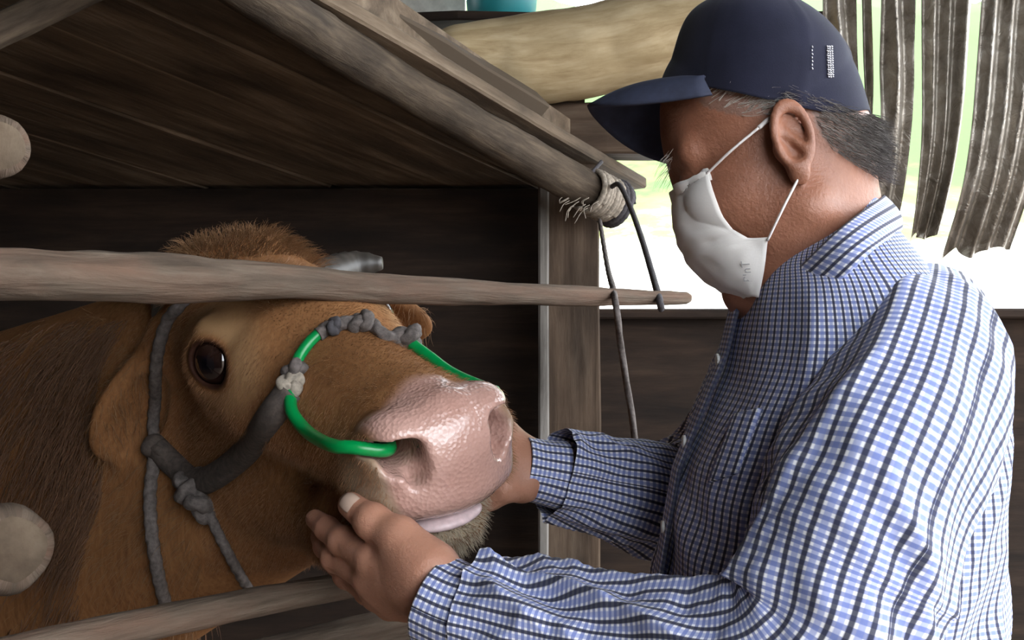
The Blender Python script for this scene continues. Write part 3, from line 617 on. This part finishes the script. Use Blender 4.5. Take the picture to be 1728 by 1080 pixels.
# arms: left = near, right = far
NS, NE, NW = P(1540, 640, .83), P(1385, 1130, .79), P(742, 1005, .930)
man.chain([(.30, .90, 1.30), NS, P(1385, 1100, .79), P(1280, 1118, .80), P(1120, 1108, .84), P(960, 1084, .88), P(800, 1042, .915), NW], [.05, .046, .038, .038, .035, .032, .028, .027], .02)
FS, FE, FW = np.array([.285, 1.17, 1.31]), P(1170, 850, 1.20), P(890, 790, 1.125)
man.chain([(.30, 1.10, 1.30), FS, P(1250, 760, 1.24), P(1172, 835, 1.21), P(1040, 822, 1.16), FW], [.04, .042, .040, .036, .031, .027], .02)
# near hand: thumb up on the lip, fingers round the jaw
mc_ = [P(628, 944, .965), P(622, 974, .978), P(634, 1004, .990), P(658, 1024, 1.0)]
for i, q in enumerate(mc_):
    man.cone(P(728, 972 + i * 17, .935 + .012 * i), q, .0185 - .001 * i, .0150 - .0010 * i, .014)
man.cone(P(700, 982, .945), P(665, 985, .975), .024, .022, .02)
fing = [[mc_[0], P(578, 913, 1.000), P(552, 892, 1.025), P(532, 876, 1.048)], [mc_[1], P(566, 941, 1.020), P(549, 922, 1.050), P(540, 906, 1.075)],
        [mc_[2], P(586, 970, 1.035), P(568, 952, 1.065), P(558, 940, 1.085)], [mc_[3], P(620, 998, 1.035), P(602, 982, 1.060), P(590, 970, 1.08)]]
for i, f in enumerate(fing): man.chain(f, [[.0142, .0122, .0112, .0092], [.0138, .012, .011, .0092], [.0130, .0115, .0105, .0090], [.0115, .0098, .009, .008]][i], .004)
for f in fing: man.ell(f[1], (.0125, .0125, .0125), None, .006)
man.cone(P(722, 958, .930), P(674, 908, .945), .024, .0180, .016)
man.chain([P(674, 908, .945), P(628, 880, .962), P(592, 852, .980)], [.0175, .0142, .0115], .006); man.ell(P(628, 880, .960), (.0148, .0148, .0148), None, .006)
# far hand: palm behind the far side of the muzzle
fm = [P(838, 715, 1.155), P(836, 735, 1.13), P(838, 760, 1.115), P(842, 786, 1.105)]
for i, q in enumerate(fm): man.cone(P(880, 765 + i * 16, 1.135 - .008 * i), q, .018, .0145, .014)
ff = [[fm[0], P(800, 700, 1.185), P(775, 700, 1.20), P(755, 705, 1.205)], [fm[1], P(800, 722, 1.165), P(776, 722, 1.18), P(757, 726, 1.185)],
      [fm[2], P(806, 755, 1.145), P(784, 758, 1.16), P(765, 762, 1.165)], [fm[3], P(814, 785, 1.13), P(796, 792, 1.14), P(780, 798, 1.145)]]
for i, f in enumerate(ff): man.chain(f, [.0135, .0108, .0098, .0085], .004)
man.chain([P(878, 815, 1.11), P(850, 822, 1.095), P(826, 838, 1.10), P(808, 850, 1.105)], [.018, .0145, .0125, .010], .008)
Vm, Fm = man.mesh(axis([(-.215, .46, .0024)]), axis([(.70, 1.30, .0024)]), axis([(.0, 1.02, .016), (1.02, 1.66, .0024)]))
mk, nt, b_ = newmat('weathered tanned skin'); vo = coords(nt, 'Object'); n1 = noise(nt, vo, 22, 5, .6); n2 = noise(nt, vo, 320, 3, .6); at = lambda n: nd(nt, 'ShaderNodeAttribute', attribute_name=n).outputs['Fac']
sk = ramp(nt, n1, [(.3, (.19, .075, .042)), (.55, (.27, .112, .065)), (.8, (.34, .145, .085))]); sk = mix(nt, at('scalp'), sk, (.13, .115, .105)); sk = mix(nt, at('hand'), sk, mix(nt, n1, (.36, .165, .105), (.48, .24, .16)))
nt.links.new(sk, b_.inputs['Base Color']); b_.inputs['Roughness'].default_value = .5; b_.inputs['Subsurface Weight'].default_value = .08; b_.inputs['Subsurface Radius'].default_value = (.008, .003, .0015)
nt.links.new(sk, b_.inputs['Base Color']); hh = mix(nt, .35, n2, noise(nt, vo, 70, 5, .7)); bump(nt, b_, hh, .55, .0022)
hand = 1 - sst(Vm[:, 0], .03, .06)
HP = np.array([(1162, 152), (1200, 128), (1300, 134), (1380, 160), (1446, 190), (1540, 190), (1540, 285), (1476, 292), (1440, 276), (1402, 248), (1376, 215), (1368, 178), (1345, 160), (1312, 164), (1298, 196), (1245, 196), (1190, 182)], float)
def inside(p, poly):
    r = np.zeros(len(p), bool)
    for k in range(len(poly)):
        a_, b_2 = poly[k], poly[k - 1]; r ^= ((a_[1] > p[:, 1]) != (b_2[1] > p[:, 1])) & (p[:, 0] < (b_2[0] - a_[0]) * (p[:, 1] - a_[1]) / (b_2[1] - a_[1] + 1e-9) + a_[0])
    return r
def hz(q):
    m_ = q.copy(); m_[:, 1] = np.abs(m_[:, 1]); w_ = MO + m_ @ MR.T; return inside(proj(w_), HP) & (q[:, 2] > -.08) & (q[:, 2] < .12) & (np.abs(q[:, 0]) < .12) & (np.abs(q[:, 1]) < .0785)
pm = obj('person', Vm, Fm, mk, attrs={'hand': hand, 'scalp': hz(toQ(Vm)) * .45})
tag(pm, 'man in a navy cap, white mask and checked shirt holding the muzzle of the cow', 'person')
def mp_(name, V, F, mat, uv=None, smooth=True): return obj(name, V, F, mat, pm, smooth, uv)
# thumb nails
M['nail'] = plain('pale thumb nail', (.46, .33, .26), .35)
def nail(c, fwd, up, w, l, name='thumb_nail'):
    f = nrm(fwd); u = nrm(np.asarray(up) - f * (np.asarray(up) @ f)); sd = np.cross(f, u); Vn = []; n, m = 9, 11
    for i in range(n):
        for j in range(m):
            a, b = i / (n - 1) * 2 - 1, (j / (m - 1) * 2 - 1); ww = w * (1 - .25 * max(0, a) ** 3) * (1 - .35 * max(0, -a) ** 4)
            Vn.append(c + f * a * l + sd * math.sin(b * 1.05) * ww + u * (math.cos(b * 1.05) * w * .75 - w * .45 - .0022 * a * a))
    o = mp_(name, np.array(Vn), gridfaces(n, m, False), M['nail']); sm = o.modifiers.new('s', 'SOLIDIFY'); sm.thickness = .0008; return o
tf = nrm(P(592, 852, .980) - P(628, 880, .962)); nc = P(597, 856, .977); nu_ = nrm(np.array([-.25, -.80, .55]))
nn = man.push((nc + nu_ * .011)[None])[0]; nail(nn - nu_ * .0016, tf, nu_, .0100, .0100)
# ---- gingham shirt
def gingham(name, warm=0.):
    m, nt, b = newmat(name); t = nd(nt, 'ShaderNodeUVMap', uv_map='UVMap'); sp = nd(nt, 'ShaderNodeSeparateXYZ'); nt.links.new(t.outputs[0], sp.inputs[0])
    def stripe(c, per, duty, ph=0.):
        f = math_(nt, 'FRACT', math_(nt, 'ADD', math_(nt, 'DIVIDE', c, per), ph)); a = math_(nt, 'ABSOLUTE', math_(nt, 'SUBTRACT', f, .5))
        r = nd(nt, 'ShaderNodeMapRange', interpolation_type='SMOOTHSTEP', i_1=duty / 2 + .05, i_2=duty / 2 - .05, i_3=0., i_4=1.); nt.links.new(a, r.inputs[0]); return r.outputs[0]
    p = .0104; u, v = sp.outputs[0], sp.outputs[1]
    c = mix(nt, math_(nt, 'MULTIPLY', stripe(v, p / 2, .52), .72), (.82, .82, .86), (.055, .095, .34))
    c = mix(nt, math_(nt, 'MULTIPLY', stripe(u, p, .36), .62), c, (.14, .20, .52)); c = mix(nt, math_(nt, 'MULTIPLY', stripe(u, p, .30, .5), .93), c, (.018, .020, .045))
    nt.links.new(c, b.inputs['Base Color']); b.inputs['Roughness'].default_value = .8; b.inputs['Sheen Weight'].default_value = .1; b.inputs['Specular IOR Level'].default_value = .2
    w = nd(nt, 'ShaderNodeTexNoise'); w.inputs['Scale'].default_value = 900; nt.links.new(t.outputs[0], w.inputs['Vector']); bump(nt, b, w.outputs[0], .15, .0006); return m
M['shirt'] = gingham('blue and navy small check cotton')
def fold(s, th, seed, al=26., ac=1.6, amp=1.):
    """cloth folds: noise stretched round the limb, pinched into ridges"""
    cx, sx = np.cos(th), np.sin(th)
    a = vnoise(s * al + 2.2 * cx + 3, cx * ac + seed, seed) + vnoise(s * al * .8 + 2.5 * sx + 11, sx * ac + seed + 7, seed + 1); b = vnoise(s * al * 2.3 + 3 * sx, cx * ac * 1.4 + 5, seed + 2)
    return amp * (1 - 2 * np.abs(np.clip(a * .55, -1, 1))) * .7 + amp * .3 * b
def sleeve(name, pts, rad, seed, amp, rot0=(0, -1, 0), n=260, nu=150, flat=1.0, env=None, ell=None):
    p = np.asarray(pts, float); q, s = spline(np.c_[p, rad], n); c, r = q[:, :3], q[:, 3]; t, a, b = frames(c, rot0)
    th = np.linspace(0, 2 * np.pi, nu + 1); T, S_ = np.meshgrid(th, s); e = np.interp(s / s[-1], *zip(*env))[:, None] if env else 1.
    R_ = r[:, None] + amp * e * fold(S_, T, seed) + amp * .9 * e * (1 - 2.2 * np.abs(vnoise(S_ * 9 + 1.6 * np.cos(T) + 1.1 * np.sin(T) + seed, np.cos(T) * 1.1 + 4 + seed, seed + 8)))
    Vv = c[:, None] + R_[..., None] * (np.cos(th)[None, :, None] * a[:, None] + flat * np.sin(th)[None, :, None] * b[:, None])
    uv = np.stack([T * float(np.mean(rad)), S_], -1).reshape(-1, 2); return mp_(name, Vv.reshape(-1, 3), gridfaces(n, nu + 1, False), M['shirt'], uv)
sleeve('sleeve', [P(1560, 545, .95), P(1548, 610, .875), P(1518, 710, .825), P(1470, 820, .80), P(1415, 960, .79), P(1375, 1070, .785), P(1280, 1118, .80), P(1120, 1104, .84), P(960, 1080, .88), P(800, 1040, .915)],
       [.050, .064, .069, .068, .066, .062, .057, .053, .049, .044], 3, .0095, env=[(0, .3), (.3, .7), (.5, 1.2), (.7, .8), (1, 1.0)])
sleeve('sleeve', [(.29, 1.13, 1.315), FS + [0, .02, -.02], P(1250, 760, 1.24), P(1172, 835, 1.21), P(1130, 845, 1.195), P(1040, 822, 1.16), P(935, 800, 1.135)],
       [.066, .068, .062, .062, .058, .051, .042], 9, .0065, env=[(0, .3), (.5, 1), (1, .9)])
def cuff(pts, rad, seed, flat=.85):
    o = sleeve('cuff', pts, rad, seed, .0012, n=30, nu=90, flat=flat); sm = o.modifiers.new('s', 'SOLIDIFY'); sm.thickness = .002; return o
cuff([P(812, 1042, .912), P(770, 1028, .920), P(736, 1012, .928)], [.0425, .041, .0415], 21, .9); cuff([P(945, 803, 1.137), P(905, 795, 1.130), P(878, 790, 1.125)], [.038, .0345, .0355], 22, .9)
# body of the shirt
rows = [(1.452, .262, .315, .062), (1.43, .238, .322, .080), (1.405, .215, .340, .120), (1.37, .205, .364, .165), (1.32, .193, .391, .188), (1.27, .172, .405, .192), (1.22, .152, .408, .190), (1.17, .143, .406, .186), (1.115, .134, .405, .182), (1.0, .13, .402, .178), (.86, .135, .390, .172)]
nv, nu2 = 220, 240; rw = np.array(rows); tt = np.linspace(0, 1, nv); ri = np.r_[0, np.cumsum(np.hypot(np.diff(rw[:, 0]), np.diff(rw[:, 3])))]; ri /= ri[-1]
rq = np.stack([np.interp(tt, ri, rw[:, k]) for k in range(4)], 1); ker = np.ones(15) / 15
for k in range(4): rq[:, k] = np.convolve(np.pad(rq[:, k], 7, 'edge'), ker, 'valid')
th = np.linspace(0, 2 * np.pi, nu2 + 1); ex = 2 / 2.35
cs, sn = np.sign(np.cos(th)) * np.abs(np.cos(th)) ** ex, np.sign(np.sin(th)) * np.abs(np.sin(th)) ** ex
zz_, T_ = rq[:, 0][:, None], th[None] + 0 * rq[:, :1]; cx_ = (rq[:, 1] + rq[:, 2])[:, None] / 2; hx_ = (rq[:, 2] - rq[:, 1])[:, None] / 2; amp_ = np.interp(rq[:, 0], [.86, 1.0, 1.2, 1.36, 1.42], [.010, .011, .011, .004, .0005])[:, None]
fo = fold(1.5 - zz_ + .06 * np.cos(T_), T_ * 1.0, 31, 14, 2.2) * amp_
Vt = np.stack([cx_ + (hx_ + fo) * cs, 1.0 + (rq[:, 3][:, None] + fo) * sn, zz_ + 0 * T_ + .012 * np.cos(T_) * np.interp(rq[:, 0], [1.38, 1.43], [0, 1])[:, None]], -1)
arc = T_ * .155; sv = np.r_[0, np.cumsum(np.hypot(np.diff(rq[:, 0]), np.diff(rq[:, 3])))][:, None] + 0 * T_
mp_('shirt_body', Vt.reshape(-1, 3), gridfaces(nv, nu2 + 1, False), M['shirt'], np.stack([arc, sv], -1).reshape(-1, 2))
# collar: a folded ribbon round the neck
top = [P(1303, 506, .935), P(1345, 462, .905), P(1420, 388, .885), P(1488, 333, .97), P(1425, 370, 1.06), P(1340, 450, 1.06), P(1296, 498, 1.03)]
bot = [P(1346, 540, .915), P(1392, 500, .875), P(1468, 428, .862), P(1517, 387, .97), P(1470, 420, 1.11), P(1370, 480, 1.11), P(1310, 530, 1.06)]
tp, s1 = spline(top, 120); bt, _ = spline(bot, 120); n = 16; Vc = np.zeros((n, 120, 3)); Uc = np.zeros((n, 120, 2)); ctr = np.array([.26, .98, 1.42])
for i in range(n):
    t = i / (n - 1); Vc[i] = tp * (1 - t) + bt * t; out = Vc[i] - ctr; out[:, 2] = 0; Vc[i] += nrm(out) * (.006 * math.sin(math.pi * t)); Uc[i] = np.stack([np.full(120, t * .036), s1], -1)
o = mp_('collar', Vc.reshape(-1, 3), gridfaces(n, 120, False), M['shirt'], Uc.reshape(-1, 2)); sm = o.modifiers.new('s', 'SOLIDIFY'); sm.thickness = .003
# button placket down the chest
pl, s2 = spline([P(1300, 520, .965), P(1252, 590, .975), P(1215, 680, .985), P(1178, 780, .985), P(1160, 880, .98), P(1142, 1000, .98), P(1140, 1150, .98)], 90)
def torso_x(p):
    z = p[:, 2]; f = np.interp(z, rw[::-1, 0], rw[::-1, 1]); bk = np.interp(z, rw[::-1, 0], rw[::-1, 2]); hy = np.interp(z, rw[::-1, 0], rw[::-1, 3]); c = (f + bk) / 2; h = (bk - f) / 2
    y = np.clip(np.abs(p[:, 1] - 1) / hy, 0, .999); return c - h * (1 - y ** 2.35) ** (1 / 2.35)
Vp = np.zeros((5, 90, 3)); Up = np.zeros((5, 90, 2))
for i in range(5):
    q = pl.copy(); q[:, 1] = .985 + (i - 2) * .008; q[:, 0] = torso_x(q) - .007; Vp[i] = q; Up[i] = np.stack([np.full(90, i * .008), s2], -1)
o = mp_('placket', Vp.reshape(-1, 3), gridfaces(5, 90, False), M['shirt'], Up.reshape(-1, 2)); sm = o.modifiers.new('s', 'SOLIDIFY'); sm.thickness = .003
M['button'] = plain('white shirt button', (.7, .7, .68), .3)
for k in (14, 34, 54, 74):
    c = Vp[2, k] + np.array([-.003, 0, 0]); Vb, Fb, ub = tube([c, c + np.array([-.0025, 0, 0])], .0055, 16, 3); mp_('button', Vb, Fb, M['button'], ub)
# chest pocket with a pen
pk = np.array([P(1262, 700, .90), P(1320, 690, .87), P(1318, 800, .87), P(1262, 815, .90)])
for q in pk: q[0] = torso_x(q[None])[0] - .006
g = np.array([[(pk[0] * (1 - u) + pk[1] * u) * (1 - v) + (pk[3] * (1 - u) + pk[2] * u) * v for u in np.linspace(0, 1, 10)] for v in np.linspace(0, 1, 10)]).reshape(-1, 3); g[:, 0] = torso_x(g) - .006
o = mp_('pocket', g, gridfaces(10, 10, False), M['shirt'], np.stack([(g[:, 1]), (g[:, 2])], -1)); sm = o.modifiers.new('s', 'SOLIDIFY'); sm.thickness = .003
# ---- trousers and boots
M['trousers'] = plain('dark work trousers', (.035, .035, .045), .85, 0, 40, .3, .3); M['boot'] = plain('black rubber boot', (.015, .015, .015), .45)
for y in (.905, 1.095):
    Vq, Fq, uq = tube([(.27, y + (.03 if y < 1 else -.03), .95), (.28, y, .84), (.245, y, .50), (.28, y, .20), (.285, y, .10)], np.array([.13, .115, .088, .075, .07]), 40, 60, (1, 0, 0), disp=lambda s, t, r: .006 * fold(s, t, 41, 14)); mp_('trouser_leg', Vq, Fq, M['trousers'], uq)
    bs = SDF(); bs.chain([(.29, y, .22), (.29, y, .08), (.19, y, .045), (.14, y, .04)], [.062, .055, .043, .038], .03); bs.cone((.30, y, .02), (.14, y, .02), .045, .045, .02)
    Vb, Fb = bs.mesh(axis([(.05, .40, .008)]), axis([(y - .1, y + .1, .008)]), axis([(0, .32, .008)])); mp_('boot', Vb, Fb, M['boot'])
# ---- face mask
F0 = [QL(a, b, 0) for a, b in ((1142, 322), (1138, 350), (1139, 385), (1147, 412), (1164, 443), (1192, 472), (1220, 491), (1254, 503))]
S0 = [QL(a, b, y) for a, b, y in ((1206, 292, .056), (1215, 325, .058), (1226, 362, .062), (1238, 386, .064), (1262, 402, .066), (1298, 398, .066), (1290, 450, .060), (1281, 501, .050))]
nr, ncol = 64, 61; Fq, _ = spline(F0, nr); Sq, _ = spline(np.array(S0), nr); 
fi = np.linspace(0, 1, nr)
def alongi(A): A = np.asarray(A); k = np.linspace(0, 1, len(A)); return np.stack([np.interp(fi, k, A[:, j]) for j in range(3)], 1)
Fq, Sq = alongi(F0), alongi(S0); Vk = np.zeros((nr, ncol, 3)); Uk = np.zeros((nr, ncol, 2))
for j in range(ncol):
    a = (j / (ncol - 1) * 2 - 1) * math.pi / 2; w = math.cos(a) ** .85; sd = math.sin(a)
    Vk[:, j, 0] = Sq[:, 0] + (Fq[:, 0] - Sq[:, 0]) * w; Vk[:, j, 2] = Sq[:, 2] + (Fq[:, 2] - Sq[:, 2]) * w; Vk[:, j, 1] = Sq[:, 1] * sd
    Uk[:, j, 0] = j / (ncol - 1); Uk[:, j, 1] = fi
jj_, ii_ = np.meshgrid(np.linspace(0, 1, ncol), fi); cr = .0016 * vnoise(jj_ * 7, ii_ * 6 + 3, 51) + .0006 * vnoise(jj_ * 20, ii_ * 16, 52) - .0010 * np.exp(-((ii_ - .5) / .03) ** 2)
cr *= np.clip(np.minimum(jj_, 1 - jj_) * 12, 0, 1); dv = Vk - np.array([.02, 0, -.04]); Vk = Vk + nrm(dv) * cr[..., None]
Vw = MO + Vk.reshape(-1, 3) @ MR.T
e_ = man.ev(Vw); gq = man.grad(Vw); Vw = Vw + gq * (np.clip(.0035 - e_, 0, .05) * np.repeat(np.interp(fi, [.72, .85], [1, .15]), ncol))[:, None]
mm, nt, b_ = newmat('white nonwoven mask fabric'); b_.inputs['Base Color'].default_value = (.74, .71, .68, 1); b_.inputs['Roughness'].default_value = .75; b_.inputs['Sheen Weight'].default_value = .2
vo = coords(nt, 'UV', (1, 1, 1)); vq = nd(nt, 'ShaderNodeTexVoronoi'); vq.inputs['Scale'].default_value = 120; nt.links.new(vo, vq.inputs['Vector']); bump(nt, b_, vq.outputs['Distance'], .12, .0005)
mask = mp_('face_mask', Vw, gridfaces(nr, ncol, False), mm, Uk.reshape(-1, 2)); sm = mask.modifiers.new('s', 'SOLIDIFY'); sm.thickness = .0016
M['elastic'] = plain('white elastic', (.78, .74, .72), .7)
# stitched edge, ear loops
def mchild(name, V, F, mat, uv=None): return obj(name, V, F, mat, mask, True, uv)
G = Vw.reshape(nr, ncol, 3)
for s, jn in ((1, ncol - 1), (-1, 0)):
    ea, eb_ = Q(.010, s * .079, .020), Q(-.004, s * .082, -.028)
    m0, m1 = G[2, jn] + MY * s * .002, G[int(nr * .72), jn] + MY * s * .002
    for a, b in ((m0, ea), (m1, eb_)):
        pts = [a, a * .5 + b * .5 + MY * s * .006, b]; pts = [pts[0]] + [man.push(q[None], .0022)[0] if man.ev(q[None])[0] < .0022 else q for q in pts[1:2]] + [pts[2]]
        Vl, Fl, ul = tube(pts, .0019, 10, 24, MY, flat=.6); mchild('ear_loop', Vl, Fl, M['elastic'], ul)
    Vl, Fl, ul = tube([ea, Q(-.004, s * .073, .022), Q(-.014, s * .069, .003), Q(-.010, s * .072, -.020), eb_], .0019, 10, 30, MY); mchild('ear_loop', Vl, Fl, M['elastic'], ul)
dash = []
def along(idx):
    for a_, b_2 in idx:
        p0, p1 = G[a_], G[b_2]; n_ = nrm(p0 - Q(.02, 0, -.03)) * .0012; dash.append(tube([p0 + n_, p0 * .4 + p1 * .6 + n_], .00045, 5, 3))
along([((3, j), (3, j + 1)) for j in range(3, ncol - 4)]); along([((5, j), (5, j + 1)) for j in range(3, ncol - 4)]); along([((nr - 3, j), (nr - 3, j + 1)) for j in range(3, ncol - 4)])
for jn in (3, 5, ncol - 6, ncol - 4): along([((i, jn), (i + 1, jn)) for i in range(3, nr - 4)])
Vx, Fx, ux = merge(dash); o = mchild('stitching', Vx, Fx, plain('welded seam', (.50, .48, .46), .8), ux); o['kind'] = 'stuff'
cu = bpy.data.curves.new('lettering', 'FONT'); cu.body = 'PInT'; cu.size = .0105; cu.extrude = .0001; to = bpy.data.objects.new('lettering_src', cu); C.objects.link(to)
bpy.context.view_layer.update(); tme = bpy.data.meshes.new_from_object(to.evaluated_get(bpy.context.evaluated_depsgraph_get())); bpy.data.objects.remove(to)
pr = proj(G.reshape(-1, 3)).reshape(nr, ncol, 2); dd = np.hypot(pr[..., 0] - 1270, pr[..., 1] - 474) + (G[..., 1] > MO[1]) * 999; i, j = np.unravel_index(dd.argmin(), dd.shape)
tx = nrm(G[i - 8, j] - G[i, j]); tn = nrm(np.cross(G[i, j + 1] - G[i, j - 1], G[i - 1, j] - G[i + 1, j])); tn *= -1 if tn[1] > 0 else 1; ty = np.cross(tn, tx); c = G[i, j] + tn * .0016
lt = bpy.data.objects.new('lettering', tme); C.objects.link(lt); lt.parent = mask; tme.materials.clear(); tme.materials.append(plain('grey print', (.42, .41, .41), .8))
lt.matrix_world = Matrix([[tx[k], ty[k], tn[k], c[k]] for k in range(3)] + [[0, 0, 0, 1]]); lt['label'] = 'small grey lettering PInT'
# ---- cap
mcap, nt, b_ = newmat('navy twill'); vo = coords(nt, 'Object'); b_.inputs['Roughness'].default_value = .85; nt.links.new(ramp(nt, noise(nt, vo, 30), [(.3, (.008, .009, .022)), (.7, (.014, .015, .034))]), b_.inputs['Base Color'])
bump(nt, b_, noise(nt, coords(nt, 'Object', (900, 900, 900)), 1.), .25, .0006); b_.inputs['Specular IOR Level'].default_value = .25; b_.inputs['Sheen Weight'].default_value = .08
mbr = plain('navy brim with bounce light', (.030, .036, .068), .8, 0, 60, .25, .2)  # lighter than the crown: bounce light from below put into the navy
cap = empty('cap', MO); cap.parent = pm; cap['label'] = 'navy trucker cap with curved brim'
def cp(name, V, F, mat, uv=None):
    o = obj(name, V, F, mat, cap, True, uv); o.matrix_parent_inverse = Matrix.Translation(-Vector(cap.location)); return o
CF = [QL(*a, 0) for a in ((1128, 150), (1130, 128), (1138, 95), (1152, 52), (1170, 26), (1200, 8), (1245, -4), (1288, -8))]
CB = [QL(*a, 0) for a in ((1420, 214), (1434, 172), (1440, 130), (1434, 86), (1410, 52), (1374, 22), (1332, 0), (1290, -8))]
ry = [.0815, .083, .084, .081, .073, .058, .034, .002]
nc, nn_ = 60, 97; k_ = np.linspace(0, 1, 8); ti = np.linspace(0, 1, nc); A_ = np.c_[CF, CB, ry]; At, _ = spline(np.c_[np.linspace(0, 1, 8)[:, None] * np.array([1, 0, 0]), A_], nc); At = At[:, 3:]
thc = np.linspace(0, 2 * np.pi, nn_); Vc = np.zeros((nc, nn_, 3))
for i in range(nc):
    f, b, r = At[i, :3], At[i, 3:6], At[i, 6]; c, h = (f + b) / 2, (f - b) / 2
    Vc[i] = c + h * np.cos(thc)[:, None] + np.stack([0 * thc, r * np.sin(thc), -.006 * np.sin(thc) ** 2 * (1 - i / nc)], -1)
seam = np.exp(-((np.abs(np.sin(thc * 3))) / .05) ** 2)[None, :, None] * .0010; Vc = Vc + seam * nrm(Vc - np.array([0, 0, .04])) + (.0012 * vnoise(thc * 3, thc * 0 + 2, 61))[None, :, None] * nrm(Vc - np.array([0, 0, .04]))
Wc = MO + Vc.reshape(-1, 3) @ MR.T
e_ = man.ev(Wc); Wc = Wc + man.grad(Wc) * np.clip(.004 - e_, 0, .03)[:, None]
o = cp('crown', Wc, gridfaces(nc, nn_, False), mcap, np.stack([np.tile(thc, nc), np.repeat(ti, nn_)], -1)); sm = o.modifiers.new('s', 'SOLIDIFY'); sm.thickness = .002
c = Wc.reshape(nc, nn_, 3)[-1, 0]; Vb, Fb, ub = tube([c - MZ * .001, c + MZ * .004], np.array([.007, .004]), 16, 4); cp('button', Vb, Fb, mcap, ub)
nb, mb = 15, 61; Vbr = np.zeros((nb, mb, 3)); base_f, base_b = At[1, :3], At[1, 3:6]; tip = QL(1000, 196, 0)
for j in range(mb):
    a = (j / (mb - 1) * 2 - 1); an = a * math.radians(62); c_, h_ = (base_f + base_b) / 2, (base_f - base_b) / 2
    p0 = c_ + h_ * math.cos(an) + np.array([0, .083 * math.sin(an), 0]); dirn = tip - base_f; ln_ = (1 - abs(a) ** 5)
    for i in range(nb):
        r = i / (nb - 1); p = p0 + dirn * r * ln_ + np.array([0, .006 * a * r, -.040 * a * a * r + .034 * a * r * (1 - .3 * r) + .004 * math.sin(math.pi * r)]); Vbr[i, j] = p
o = cp('brim', MO + Vbr.reshape(-1, 3) @ MR.T, gridfaces(nb, mb, False), mbr); sm = o.modifiers.new('s', 'SOLIDIFY'); sm.thickness = .003
# small white woven marks on the side of the crown
M['thread'] = plain('white thread', (.6, .6, .64), .8)
WG = Wc.reshape(nc, nn_, 3)
def crown_at(px, py):
    pr = proj(Wc).reshape(nc, nn_, 2); d = np.hypot(pr[..., 0] - px, pr[..., 1] - py) + (WG[..., 1] > MO[1]) * 999; i, j = np.unravel_index(d.argmin(), d.shape); i = min(max(i, 1), nc - 2); j = min(max(j, 1), nn_ - 2)
    n_ = nrm(np.cross(WG[i, j + 1] - WG[i, j - 1], WG[i + 1, j] - WG[i - 1, j])); n_ *= -1 if n_[1] > 0 else 1
    o_ = np.array([0, 0, CZ]); d_ = P(px, py, 1.) - o_; t_ = ((WG[i, j] - o_) @ n_) / (d_ @ n_); return o_ + d_ * t_ + n_ * .0012
st = []
for k in range(7): st.append(((1368.5, 78 + k * 6), (1370 - (k % 2), 81 + k * 6), .0006))
for k in range(14):
    for q in range(3): st.append(((1393 + q * 3.6 + (k % 2) * .8 + k * .15, 78 + k * 3.9), (1395.5 + q * 3.6 + k * .15, 79.5 + k * 3.9 + (q % 2)), .0007))
parts = [tube([crown_at(*a), crown_at(*b)], r, 5, 3) for a, b, r in st]; Vx, Fx, ux = merge(parts); cp('woven_marks', Vx, Fx, M['thread'], ux)
# ---- hair, eyebrows
def scalp(n, f, seed):
    """random surface points on the near and far sides of the head where f(local) is true"""
    idx = np.nonzero(f(toQ(Vm)) )[0]; return np.random.default_rng(seed).choice(idx, min(n, len(idx)), replace=False)
mh, nt, b_ = newmat('grey hair'); vo = coords(nt, 'Object'); sxx = nd(nt, 'ShaderNodeSeparateXYZ'); nt.links.new(vo, sxx.inputs[0])
nf = math_(nt, 'ADD', math_(nt, 'MULTIPLY', noise(nt, vo, 90, 3), .5), math_(nt, 'MULTIPLY', math_(nt, 'SUBTRACT', sxx.outputs[0], .14), 3.4))
nt.links.new(ramp(nt, nf, [(.34, (.56, .52, .47)), (.66, (.19, .17, .155)), (.95, (.045, .04, .04))]), b_.inputs['Base Color']); b_.inputs['Roughness'].default_value = .5; M['hair'] = mh
i = scalp(15000, hz, 71); q = toQ(Vm[i]); gl = man.grad(Vm[i]) @ MR
fr_ = np.clip((q[:, 0] + .02) / .03, 0, 1)[:, None]; dl = gl * .16 + fr_ * np.array([-.95, 0, -.05]) + (1 - fr_) * np.array([-.55, 0, -.85])
hr = hairs('hair', Vm[i] - man.grad(Vm[i]) * .001, dl @ MR.T, .021, .00045, M['hair'], pm, .02, 72, 4)
i = scalp(46, lambda q: (np.abs(q[:, 1]) > .012) & (np.abs(q[:, 1]) < .05) & (q[:, 2] > .034) & (q[:, 2] < .048) & (q[:, 0] > .06), 73); M['brow'] = plain('white eyebrow hair', (.62, .58, .53), .5)
hairs('eyebrow', Vm[i], man.grad(Vm[i]) * .6 + MX * .7 - MZ * .5 + MY * .1, .017, .00028, M['brow'], pm, .3, 74, 5)
